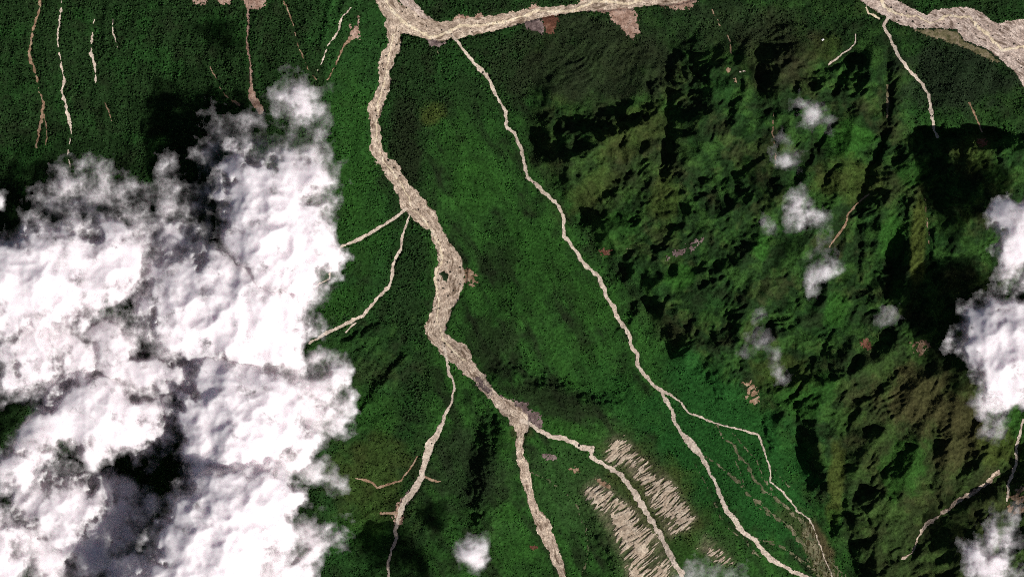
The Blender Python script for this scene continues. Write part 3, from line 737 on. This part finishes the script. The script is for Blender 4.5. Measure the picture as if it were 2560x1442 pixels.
zone(2540, 1040, 70, 110, 0, GRASS, 0.8, 0.8); zone(2500, 1120, 60, 60, 0, OLIVE, 0.7, 0.8); zone(1540, 400, 220, 150, -30, BROWN, 0.2, 0.4, 1); zone(1940, 130, 110, 110, 0, (0.036, 0.034, 0.018), 0.6, 0.4, 1)
zone(1580, 330, 120, 60, -35, OLIVE, 0.35, 0.5, 2); zone(1480, 480, 80, 40, -35, OLIVE, 0.4, 0.5); zone(1660, 500, 40, 80, 5, OLIVE, 0.5, 0.6); zone(1540, 570, 70, 50, -35, GRASS, 0.5, 0.6)
zone(1450, 1220, 120, 160, -30, (0.034, 0.085, 0.022), 0.7, 0.7); zone(1640, 1250, 100, 160, -35, OLIVE, 0.7, 1.0, 1); zone(1420, 1080, 90, 30, 15, GRASS, 0.6, 0.6); zone(1720, 1400, 90, 60, 20, GRASS, 0.8, 1.0)
zone(1258, 1112, 34, 30, 0, GRASS, 0.9, 0.8); zone(1270, 1280, 40, 30, 0, GRASS, 0.7, 0.6); zone(1290, 1380, 70, 50, 0, GRASS, 0.4, 0.4); zone(920, 1200, 120, 120, 0, OLIVE, 0.45, 0.6, 1)
zone(930, 1030, 80, 60, 0, GRASS, 0.5, 0.5); zone(900, 560, 80, 160, 0, GRASS, 0.4, 0.25, 2); zone(880, 350, 70, 200, 0, GRASS, 0.5, 0.25, 1); zone(850, 760, 60, 40, -30, GRASS, 0.5, 0.5); zone(900, 1330, 80, 60, 0, GRASS, 0.5, 0.5)
zone(1170, 1180, 110, 130, 0, (0.022, 0.036, 0.016), 0.7, 0); zone(2400, 180, 160, 120, 0, (0.022, 0.034, 0.018), 0.8, 0); zone(1820, 60, 200, 60, 0, (0.022, 0.036, 0.016), 0.6, 0)  # first zone mixes dark forest with painted shade of its slope
zone(2050, 1385, 34, 110, -22, (0.085, 0.068, 0.034), 0.9, 0.9); zone(1985, 1300, 26, 60, -50, (0.06, 0.066, 0.026), 0.6, 0.8, 2); zone(1300, 1075, 30, 30, 0, BROWN, 0.5, 0.5)
COV = COV * (1 + 0.14 * nC)[..., None]
COV = lay(COV, blur(WALLM, 10) * 0.75, (0.085, 0.092, 0.045))
COV = lay(COV, WALLM * np.clip(0.30 + 0.9 * (0.30 - np.abs(RIBN)) + 0.35 * nB, 0, 0.8), (0.30, 0.25, 0.17))
COV = np.clip(COV, 0.006, 0.6)

# ------------------------------------------------------------------ terrain sheet
def grid_faces(nv, nu):
    i = np.arange(nv * nu).reshape(nv, nu)
    return np.stack([i[:-1, :-1], i[1:, :-1], i[1:, 1:], i[:-1, 1:]], -1).reshape(-1, 4)
ones = np.ones(U.shape + (1,))
terrain = mesh_from("terrain", world(U, V, H).reshape(-1, 3), grid_faces(NV, NU), M_TERRAIN,
                    attrs={"cover": ('FLOAT_COLOR', np.concatenate([COV, ones], -1))})
tag(terrain, "green mountain slopes and ravines falling to the rivers", "terrain", kind='structure')

# ------------------------------------------------------------------ gravel, channels and scars laid on the terrain
LEV = [0.9, 1.5, 2.4, 3.2, 4.0]
def patch(name, label, cat, mat, field, box, lev, step=1.6, rel=1.0, flow=None):
    u = np.arange(box[0], box[1], step); v = np.arange(box[2], box[3], step)
    PU, PV = np.meshgrid(u, v)
    f = field(PU, PV)
    z = sample(H, PU, PV) + LEV[lev] + rel * (1.6 * np.abs(perlin(PU / 4.5, PV / 4.5, 7)) + 2.2 * np.abs(perlin(PU / 11, PV / 11, 8)))
    fc = 0.25 * (f[:-1, :-1] + f[1:, :-1] + f[1:, 1:] + f[:-1, 1:])
    q = grid_faces(*PU.shape)[(fc > 0).ravel()]
    if len(q) == 0: return None
    used, inv = np.unique(q, return_inverse=True)
    co = world(PU, PV, z).reshape(-1, 3)[used]
    at = None
    if flow is not None:
        fl = np.stack(flow(PU, PV), -1).reshape(-1, 3)[used]
        at = {"flow": ('FLOAT_COLOR', np.concatenate([fl, np.ones((len(fl), 1))], -1))}
    o = mesh_from(name, co, inv.reshape(-1, 4), mat, attrs=at)
    return tag(o, label, cat, kind='structure')

for (nm, lb, ct, mt, pts, lev, edge) in CH:
    P = np.array(pts); R = P[:, 2].max() * 0.8 + 6
    def flo(u, v):
        d, wd, t, sd, L = polyline_dist(u + 3 * perlin(u / 20, v / 20, 61), v + 3 * perlin(u / 20, v / 20, 62), pts)
        return t * L / 34, d * sd / 9, 0 * d
    def fld(u, v):
        k = 0.6 + 0.018 * P[:, 2].max()
        uu = u + edge * k * (2.4 * perlin(u / 17, v / 17, 3) + 1.5 * perlin(u / 7, v / 7, 4)); vv = v + edge * k * (2.4 * perlin(u / 17, v / 17, 13) + 1.5 * perlin(u / 7, v / 7, 14))
        d, wd, t, sd, L = polyline_dist(uu, vv, pts)
        thin = P[:, 2].max() < 19
        f = wd * (0.5 + (0.30 if thin else 0.13) * edge * perlin(u / (13 if thin else 28), v / (13 if thin else 28), 16)) - d + (0 if thin else 1.5 * perlin(u / 3.5, v / 3.5, 18))
        if ct == 'gully': f = f - 1.3 * np.abs(perlin(u / 6, v / 12, 19)) - 0.6 * np.abs(perlin(u / 25, v / 30, 20)) * 2
        if mt is M_FAINT: f = f - 3.6 * np.abs(perlin(u / 8, v / 8, 17))
        return f
    patch(nm, lb, ct, mt, fld, (P[:, 0].min() - R, P[:, 0].max() + R, P[:, 1].min() - R, P[:, 1].max() + R), lev, 1.6 if P[:, 2].max() > 20 else 1.3, flow=flo if mt in (M_GRAVEL, M_GRAVEL_GREY) else None)
for (nm, lb, ct, mt, poly, lev, edge) in POLY:
    P = np.array(poly)
    def fld(u, v):
        f = polygon_sdf(u, v, poly)
        f = f + edge * 0.75 * (fbm(u / 16, v / 16, 3, 23) + 0.9 * perlin(u / 5, v / 5, 29) + 1.3 * perlin(u / 3.0, v / 3.0, 30))
        if nm in ('landslide_scar', 'debris_fan'): f = np.minimum(f, 5 * (perlin(u / 8, v / 8, 33) + 0.9 * perlin(u / 3.2, v / 3.2, 34) + 0.12 + 0.05 * np.clip(f, 0, 16)))
        if mt is M_FAINT: f = np.minimum(f, 7 * (np.abs(perlin((u + v * 0.15) / 9, (v - u) / 60, 27)) * -2 + 0.45))
        if nm == "scree_patch": f = np.minimum(f, 6 * (perlin((u * 0.7 + v * 0.7) / 7, (u - v) / 26, 28) + 0.12))
        return f
    patch(nm, lb, ct, mt, fld, (P[:, 0].min() - 12, P[:, 0].max() + 12, P[:, 1].min() - 12, P[:, 1].max() + 12), lev, flow=(lambda u, v: ((u * 0.85 + v * 0.52) / 40, (v * 0.85 - u * 0.52 + 6 * perlin(u / 40, v / 40, 63)) / 9, 0 * u)) if mt is M_GRAVEL_GREY else None)
for (nm, lb, poly) in WALLS:
    P = np.array(poly)
    def fld(u, v):
        c = u * 0.64 + v * 0.77; a = u * 0.77 - v * 0.64
        r = perlin((c + 5 * perlin(a / 40, c / 40, 51)) / 5.2, a / 60, 52)
        f = polygon_sdf(u, v, poly) + 13 * perlin(c / 4.5, a / 50, 53) + 6 * perlin(c / 13, a / 50, 56) - 3
        den = 0.02 + 0.40 * perlin(c / 55, a / 55, 54) + 0.14 * perlin(c / 18, a / 30, 55) + 0.32 * perlin(c / 4, a / 20, 57) + 0.011 * np.clip(f, 0, 26)
        return np.minimum(f, 12 * (den - np.abs(r) + 0.10))
    patch(nm, lb, "eroded slope", M_ERODED, fld, (P[:, 0].min() - 8, P[:, 0].max() + 8, P[:, 1].min() - 8, P[:, 1].max() + 8), 1, 1.5)

# ------------------------------------------------------------------ forest: every crown a small cone of leaves
NT = 125000
tu = rng.random(NT * 2) * 2700 - 70; tv = rng.random(NT * 2) * 1580 - 70
clump = fbm(tu / 34, tv / 34, 3, 300)
keep = rng.random(NT * 2) > np.clip(sample(GR, tu, tv) * (0.85 - 0.7 * clump) - 0.25 * clump, 0, 0.95)
keep &= (sample(BARE, tu, tv) < 0.35) & (sample(WALLM, tu, tv) < 0.6)
tu, tv = tu[keep][:NT], tv[keep][:NT]
n = len(tu)
rad = S * (1.7 + 2.1 * rng.random(n) ** 1.7) * (1 - 0.42 * sample(A, tu, tv)) * (1 - 0.3 * np.clip(sample(GR, tu, tv), 0, 1)) * (1 + 0.35 * fbm(tu / 60, tv / 60, 2, 310))
hgt = rad * (0.9 + 1.2 * rng.random(n)) * (1 - 0.3 * np.clip(sample(GR, tu, tv), 0, 1))
tz = sample(H, tu, tv)
base = world(tu, tv, tz)
K = 6
ang = np.arange(K) / K * 2 * np.pi
rot = rng.random(n) * 6.28
jr = rad[:, None] * (0.75 + 0.5 * rng.random((n, K)))
ring = np.stack([base[:, 0:1] + jr * np.cos(ang + rot[:, None]), base[:, 1:2] + jr * np.sin(ang + rot[:, None]), base[:, 2:3] + hgt[:, None] * (0.25 * rng.random((n, K)) - 0.25)], -1)
ring[..., 2] -= 2.0
apex = base + np.stack([rad * 0.3 * (rng.random(n) - 0.5), rad * 0.3 * (rng.random(n) - 0.5), hgt], -1)
co = np.concatenate([ring, apex[:, None, :]], 1).reshape(-1, 3)
b0 = (np.arange(n) * (K + 1))[:, None]
fa = np.stack([b0 + np.arange(K), b0 + (np.arange(K) + 1) % K, np.repeat(b0 + K, K, 1)], -1).reshape(-1, 3)
tc = np.stack([sample(COV[..., i], tu, tv) for i in range(3)], -1)
tc *= (0.45 + 1.15 * rng.random((n, 1)) ** 1.3) * (1 + 0.12 * (rng.random((n, 3)) - 0.5))
tc = np.concatenate([tc, np.ones((n, 1))], -1)
forest = mesh_from("forest", co, fa, M_CROWN, smooth=False, attrs={"cover": ('FLOAT_COLOR', np.repeat(tc, K + 1, 0))})
tag(forest, "dense dark green forest of small round crowns covering the slopes", "forest", kind='stuff')

# ------------------------------------------------------------------ boulders on the gravel, hut
def rock_mesh(seed):
    r = random.Random(seed)
    import bmesh
    bm = bmesh.new(); bmesh.ops.create_icosphere(bm, subdivisions=1, radius=1)
    for vtx in bm.verts:
        vtx.co *= r.uniform(0.75, 1.2)
        vtx.co.z *= 0.8
    me = bpy.data.meshes.new("boulder"); bm.to_mesh(me); bm.free()
    me.materials.append(M_BOULDER)
    return me
ROCKS = [rock_mesh(i) for i in range(4)]
def boulder(u, v, r, label, group):
    p = world(np.array(u), np.array(v), sample(H, np.array([u]), np.array([v]))[0] + 2.5)
    o = bpy.data.objects.new("boulder", ROCKS[random.randrange(4)])
    o.location = p; o.scale = (r * S * random.uniform(.8, 1.3), r * S * random.uniform(.8, 1.3), r * S * 0.8); o.rotation_euler = (0, 0, random.uniform(0, 6))
    COL.objects.link(o)
    tag(o, label, "boulder", group)
random.seed(4)
lbl = "dark boulder on the broad pale riverbed in the top right corner"
for p in "2242,44 2254,44 2247,52 2282,54 2300,62 2310,66 2340,64 2360,60 2396,60 2420,70 2440,86 2452,62 2470,66 2482,90 2500,76 2512,98 2520,140 2535,110 2546,150 2502,66 2510,72 2526,90 2554,170 2448,98 2430,50 2380,34 2410,30 2330,44 2228,20 2266,30".split():
    a, b = map(float, p.split(",")); boulder(a, b, random.uniform(1.6, 2.8), lbl, "boulders on the top right riverbed")
lbl = "dark boulder on the wide gravel bed in the picture's middle"
for p in "959,173 938,277 945,308 942,290 971,401 1000,440 985,420 1046,524 1030,526 1070,555 1096,600 1118,655 1126,680 1140,690 1150,668 1108,720 1120,740 1098,770 1078,822 1086,804 1112,866 1112,858 1130,880 1150,894 1096,700 1150,710 1134,726 1090,840 1010,470 956,160 965,140 962,225".split():
    a, b = map(float, p.split(",")); boulder(a, b, random.uniform(1.5, 2.8), lbl, "boulders on the middle riverbed")
lbl = "dark boulder on the river gravel near the fork at the top edge"
for p in "996,80 1006,30 1046,42 1016,20 1066,66 1104,76 1150,74 1176,72 1222,69 1190,60 1242,56 992,112 1128,86 1080,62 1180,80".split():
    a, b = map(float, p.split(",")); boulder(a, b, random.uniform(1.6, 2.6), lbl, "boulders near the river fork")
boulder(1207, 182, 3.4, "lone dark boulder in the knot near the head of the long thin stream", None)
boulder(2331, 291, 2.6, "lone dark boulder in the pale stream above the black shadow at upper right", None)
boulder(1335, 458, 2.2, "lone dark boulder at the bend of the long thin stream", None)
boulder(1448, 1113, 3.6, "lone dark boulder in the winding channel above the left striped wall", None)
boulder(1633, 1281, 2.6, "lone dark boulder beside the winding channel between the striped walls", None)
boulder(1079, 1108, 2.6, "lone dark boulder in the widest part of the white braided channel", None)

def hut(u, v):
    z = float(sample(H, np.array([u]), np.array([v]))[0]); p = world(np.array(u), np.array(v), z)
    root = bpy.data.objects.new("hut", None); COL.objects.link(root); root.location = p; root.rotation_euler = (0, 0, 0.4)
    tag(root, "tiny white roofed hut, a single bright dot in the dark forest at upper right", "hut")
    m, t, out = new_mat("painted_metal_roof"); nn = noise_node(t, 0.3, 3, 0.6)
    r = ramp(t, nn.outputs["Fac"], [(0.3, (0.72, 0.70, 0.66)), (0.7, (0.85, 0.84, 0.80))]); b = N(t, "ShaderNodeBsdfDiffuse")
    t.links.new(r.outputs["Color"], b.inputs["Color"]); t.links.new(b.outputs[0], out.inputs["Surface"])
    L, B, h, g = 8.0, 5.5, 5.0, 3.0
    wc = np.array([(x, y, zz) for zz in (-3, h) for x, y in ((-L, -B), (L, -B), (L, B), (-L, B))])
    wf = np.array([(0, 1, 5, 4), (1, 2, 6, 5), (2, 3, 7, 6), (3, 0, 4, 7)])
    a = mesh_from("wall", wc, wf, M_TAN, smooth=False); a.parent = root
    e = 0.9
    rc = np.array([(-L - e, -B - e, h - .3), (L + e, -B - e, h - .3), (L + e, 0, h + g), (-L - e, 0, h + g), (L + e, B + e, h - .3), (-L - e, B + e, h - .3)])
    rf = np.array([(0, 1, 2, 3), (3, 2, 4, 5)])
    c = mesh_from("roof", rc, rf, m, smooth=False); c.parent = root
hut(2057, 100)

# vegetated islet in the swollen riverbed
isl = [[1098, 684], [1110, 676], [1116, 684], [1122, 686], [1118, 704], [1110, 702], [1106, 690]]
def fld(u, v): return polygon_sdf(u, v, isl) + 2.2 * perlin(u / 5, v / 5, 29)
M_ISLET = bare_mat("islet_shrubs", (0.012, 0.022, 0.01), (0.02, 0.04, 0.016), (0.035, 0.06, 0.03), bump=6)
patch("islet", "dark green shrubby islet in the swollen part of the wide riverbed", "islet", M_ISLET, fld, (1085, 1135, 665, 715), 4)

# ------------------------------------------------------------------ clouds
def cloud(label, lumps, z, group=None, seed=0, step=3.2, rough=1.0, tall=1.0):
    L = np.array(lumps, float)                      # u, v, radius, density
    u = np.arange((L[:, 0] - L[:, 2] * 2.1).min() - 12, (L[:, 0] + L[:, 2] * 2.1).max() + 12, step)
    v = np.arange((L[:, 1] - L[:, 2] * 2.1).min() - 12, (L[:, 1] + L[:, 2] * 2.1).max() + 12, step)
    PU, PV = np.meshgrid(u, v)
    if group == 'small clouds over the rugged slope': L[:, 3] *= 0.82
    mr = L[:, 2].mean()
    k = min(1.0, mr / 60) * rough
    wu = PU + k * (34 * fbm(PU / 75, PV / 75, 5, seed + 1, 0.55) ); wv = PV + k * (34 * fbm(PU / 75, PV / 75, 5, seed + 9, 0.55))
    su = PU + k * 16 * fbm(PU / 80, PV / 80, 2, seed + 1); sv = PV + k * 16 * fbm(PU / 80, PV / 80, 2, seed + 9)
    D = np.zeros(PU.shape); T = np.zeros(PU.shape)
    for (cu, cv, r, den) in L:
        g = np.clip(1 - ((wu - cu) ** 2 + (wv - cv) ** 2) / (2.0 * r) ** 2, 0, 1)
        D += den * g ** 3
        gs = np.clip(1 - ((su - cu) ** 2 + (sv - cv) ** 2) / (2.0 * r) ** 2, 0, 1)
        T += (r * gs ** 1.5 * min(1, den + 0.15)) ** 3
        T += 0 * (r * g * 0)
    T = T ** (1 / 3)
    D = D * np.maximum(0.4, 0.85 + 0.7 * fbm(PU / 60, PV / 60, 5, seed + 4, 0.55)) + 0.05 * fbm(PU / 20, PV / 20, 4, seed + 6)
    bil = billow(PU / 85, PV / 85, 4, seed + 12, 0.42)
    edge = sstep(D, 0.02, 0.6)
    top = z + S * tall * (0.7 * T * edge + (0.17 * T + 3 * edge) * (bil - 0.45) * edge)
    bot = z - S * 0.18 * T * edge * (0.6 + 0.8 * bil)
    top = np.maximum(top, bot + 2.0)
    tau = np.clip(D - 0.02, 0, None) ** 1.5 * 1.9
    fc = np.minimum.reduce([D[:-1, :-1], D[1:, :-1], D[1:, 1:], D[:-1, 1:]])
    q = grid_faces(*PU.shape); km = (fc > 0.045).ravel()
    q = q[km]
    if len(q) == 0: return
    used, inv = np.unique(q, return_inverse=True); q = inv.reshape(-1, 4); n = len(used)
    ct = world(PU, PV, top).reshape(-1, 3)[used]; cb = world(PU, PV, bot).reshape(-1, 3)[used]
    # rim walls
    e = np.concatenate([q[:, [0, 1]], q[:, [1, 2]], q[:, [2, 3]], q[:, [3, 0]]])
    key = np.minimum(e[:, 0], e[:, 1]) * (n + 1) + np.maximum(e[:, 0], e[:, 1])
    _, idx, cnt = np.unique(key, return_index=True, return_counts=True)
    re = e[idx[cnt == 1]]
    rim = np.stack([re[:, 1], re[:, 0], re[:, 0] + n, re[:, 1] + n], -1)
    faces = np.concatenate([q, q[:, ::-1] + n, rim])
    ta = tau.ravel()[used]
    o = mesh_from("cloud", np.concatenate([ct, cb]), faces, M_CLOUD, attrs={"depth": ('FLOAT', np.concatenate([ta, ta]))})
    tag(o, label, "cloud", group)
    return o

def lp(s): return [[float(x) for x in p.split(",")] for p in s.split()]
BANK = "clouds of the big bank on the left"
cloud("tallest bright white cloud head at the upper right of the left cloud bank", lp("640,450,62,1.3 690,530,95,1.6 640,590,75,1.2 780,610,62,1.0 700,650,95,1.5 770,560,55,.5 740,430,60,.35 800,480,45,.25 820,650,38,.8 600,420,38,.8"), 560, BANK, 100)
cloud("broad white cloud in the centre of the left bank", lp("520,730,95,1.3 630,780,110,1.6 430,800,80,1.1 560,840,80,1.2 700,760,55,.9 400,700,60,.6 730,830,50,.9 690,880,55,1.0"), 480, BANK, 117)
cloud("bright white cloud touching the left edge in the upper half of the bank", lp("40,690,85,1.5 130,650,75,1.2 110,740,85,1.4 250,610,60,1.0 310,640,55,1.0 290,700,60,.9 210,730,60,.9 -40,720,80,1.4 320,580,36,.7"), 500, BANK, 133)
cloud("thin grey veil along the upper left of the cloud bank", lp("200,465,60,.30 130,520,55,.25 280,450,40,.25 250,520,60,.28 340,540,60,.24 430,570,65,.32 480,500,60,.2 400,640,70,.45 470,640,60,.5 560,440,50,.2 620,380,55,.18"), 330, BANK, 150, rough=1.4)
cloud("soft low cloud below the bright one at the left edge", lp("50,850,75,.8 140,870,70,.8 20,930,60,.6 240,880,50,1.0 90,920,60,.6 190,930,45,.5"), 330, BANK, 164)
cloud("narrow bright lump in the middle of the left bank between two green gaps", lp("270,850,45,1.0 290,900,45,1.1 360,920,55,.7 400,950,50,.6 330,940,40,.5 440,930,60,.8"), 400, BANK, 171)
cloud("round topped white cloud in the lower left of the bank", lp("150,1040,60,1.3 220,1000,60,1.3 270,1020,62,1.4 250,1070,65,1.3 350,1050,60,.8 390,1080,45,.55 100,1110,50,.9 60,1150,45,.8 320,1100,50,.6 20,1180,50,.7"), 380, BANK, 189)
cloud("towering white cloud in the lower middle of the bank", lp("540,960,60,1.2 600,1030,100,1.6 540,1060,65,1.2 620,1130,100,1.6 560,1150,85,1.3 690,1000,75,1.1 700,1090,70,1.0 500,1010,45,1.0"), 540, BANK, 205)
cloud("ragged half transparent shoulder on the right side of the bank", lp("780,960,60,.6 840,970,42,.5 820,1020,50,.5 760,1030,60,.7 850,930,30,.35 870,1075,26,.45"), 420, BANK, 218, rough=1.3)
cloud("large white cloud on the bottom edge of the bank", lp("540,1290,90,1.4 610,1240,80,1.4 680,1250,60,1.2 500,1380,90,1.5 600,1350,85,1.4 640,1310,70,1.1 560,1450,90,1.4 450,1440,50,1.2 430,1520,90,1.4 350,1510,60,1.0 720,1250,30,.8"), 720, BANK, 231)
cloud("torn thin cloud on the lower right rim of the bank", lp("740,1400,55,.5 800,1350,45,.4 700,1430,55,.6 800,1310,40,.3 670,1400,40,.7 720,1330,40,.35 845,1330,25,.3"), 380, BANK, 246, rough=1.4)
cloud("grey shaded cloud in the lower left of the bank", lp("110,1260,80,.75 190,1290,95,.8 270,1240,50,.8 320,1320,65,.55 230,1360,70,.5 60,1230,40,.6 140,1350,60,.5 350,1250,40,.45 100,1420,60,.5 200,1440,60,.45"), 190, BANK, 259)
cloud("bright white cloud cut by the left edge near the bottom", lp("-10,1330,50,1.4 5,1400,48,1.4 -20,1440,60,1.4"), 430, BANK, 272)
cloud("small white cloud head on the bottom edge of the bank", lp("290,1440,42,1.1 350,1425,34,1.0 390,1445,36,1.1 330,1460,50,1.2"), 380, BANK, 285)
cloud("small grey puff standing apart above the cloud bank", lp("412,402,26,.36 405,425,24,.32"), 470, None, 298, rough=1.2)
cloud("half transparent puff at the foot of the thin tan gully, above the bank", lp("725,255,46,.36 760,285,38,.32 745,220,36,.24 790,250,36,.15 700,230,34,.12"), 640, None, 311, rough=1.3)
cloud("faint veil between the half transparent puff and the bank", lp("790,320,42,.22 800,390,50,.3 560,340,55,.2 640,340,50,.18 520,370,40,.18 830,470,40,.2 700,360,45,.2"), 420, None, 322, rough=1.5)
cloud("small round pale puff near the bottom edge in the middle", lp("1180,1375,34,.5 1190,1400,30,.46 1160,1360,24,.26"), 470, None, 333, rough=1.2)
cloud("small faint cloud just right of the bank beside the green slope", lp("845,1205,26,.35 800,1185,34,.3 770,1170,34,.35"), 380, None, 345, rough=1.3)
cloud("large white cloud cut by the right edge", lp("2455,850,52,1.1 2530,870,80,1.5 2500,800,48,.7 2490,950,48,.9 2430,880,36,.8 2580,900,80,1.5 2560,800,50,.7 2440,780,36,.3"), 640, None, 356)
cloud("white cloud cut by the right edge above the larger one", lp("2530,550,42,.9 2560,600,50,1.0 2545,520,28,.5 2520,620,32,.6 2550,680,48,.5 2500,700,32,.25 2590,560,60,1.1"), 640, None, 367, rough=1.2)
cloud("thin white streak trailing below the large cloud at the right edge", lp("2470,1010,32,.5 2480,1060,32,.3 2500,990,30,.5 2500,1090,22,.2"), 480, None, 378, rough=1.3)
cloud("half transparent cloud in the bottom right corner", lp("2470,1370,48,.42 2450,1410,44,.42 2510,1340,44,.26 2540,1290,34,.18 2520,1410,40,.18 2480,1450,50,.3"), 520, None, 389, rough=1.3)
SM = "small clouds over the rugged slope"
cloud("brightest small white cloud over the rugged slope", lp("1998,505,28,.62 2005,535,26,.55 2050,535,30,.28 1985,560,18,.25"), 500, SM, 400, rough=1.2)
cloud("tiny faint cloud just left of the brightest small cloud", lp("1915,555,20,.25 1925,575,16,.18"), 450, SM, 411, rough=1.2)
cloud("slanting small cloud below the brightest small one", lp("2088,655,22,.38 2060,672,24,.42 2030,690,26,.42 2045,712,22,.36"), 470, SM, 422, rough=1.2)
cloud("faint wisp between the two brighter small clouds", lp("2068,590,26,.18 2050,620,20,.15 2020,640,18,.16"), 450, SM, 433, rough=1.3)
cloud("faint topmost small cloud over the rugged slope", lp("2050,300,30,.3 2020,275,28,.22 1990,250,24,.14"), 480, SM, 444, rough=1.3)
cloud("pale translucent cloud over the olive gully line, second from the top", lp("1968,378,34,.33 1945,405,26,.18"), 470, SM, 455, rough=1.2)
cloud("thin grey wisp low on the rugged slope above the scree patch", lp("1905,850,38,.16 1880,870,28,.14 1940,910,26,.22 1950,940,24,.2"), 480, SM, 466, rough=1.4)
cloud("tiny slanted white wisp above the thin grey one", lp("1905,780,13,.26 1890,795,14,.24 1878,808,11,.2"), 470, SM, 477, rough=1.1)
cloud("faint purple grey wisp beside the big shadow at right", lp("2205,770,20,.15 2215,800,22,.16 2240,790,20,.12"), 450, SM, 488, rough=1.4)
cloud("thin wisp lying on the bottom edge between the striped wall and the green fan", lp("1745,1436,36,.2 1800,1440,36,.2 1850,1450,36,.18 1700,1450,30,.15"), 420, None, 499, rough=1.3)
cloud("cloud below the bottom edge whose shadow darkens the foot of the white braided channel", lp("1120,1515,46,1.0 1170,1540,50,1.2 1075,1525,34,.7"), 640, None, 520)
cloud("scrap of grey cloud on the left edge above the bank", lp("0,498,18,.5 5,515,14,.4"), 420, None, 508, rough=1.2)
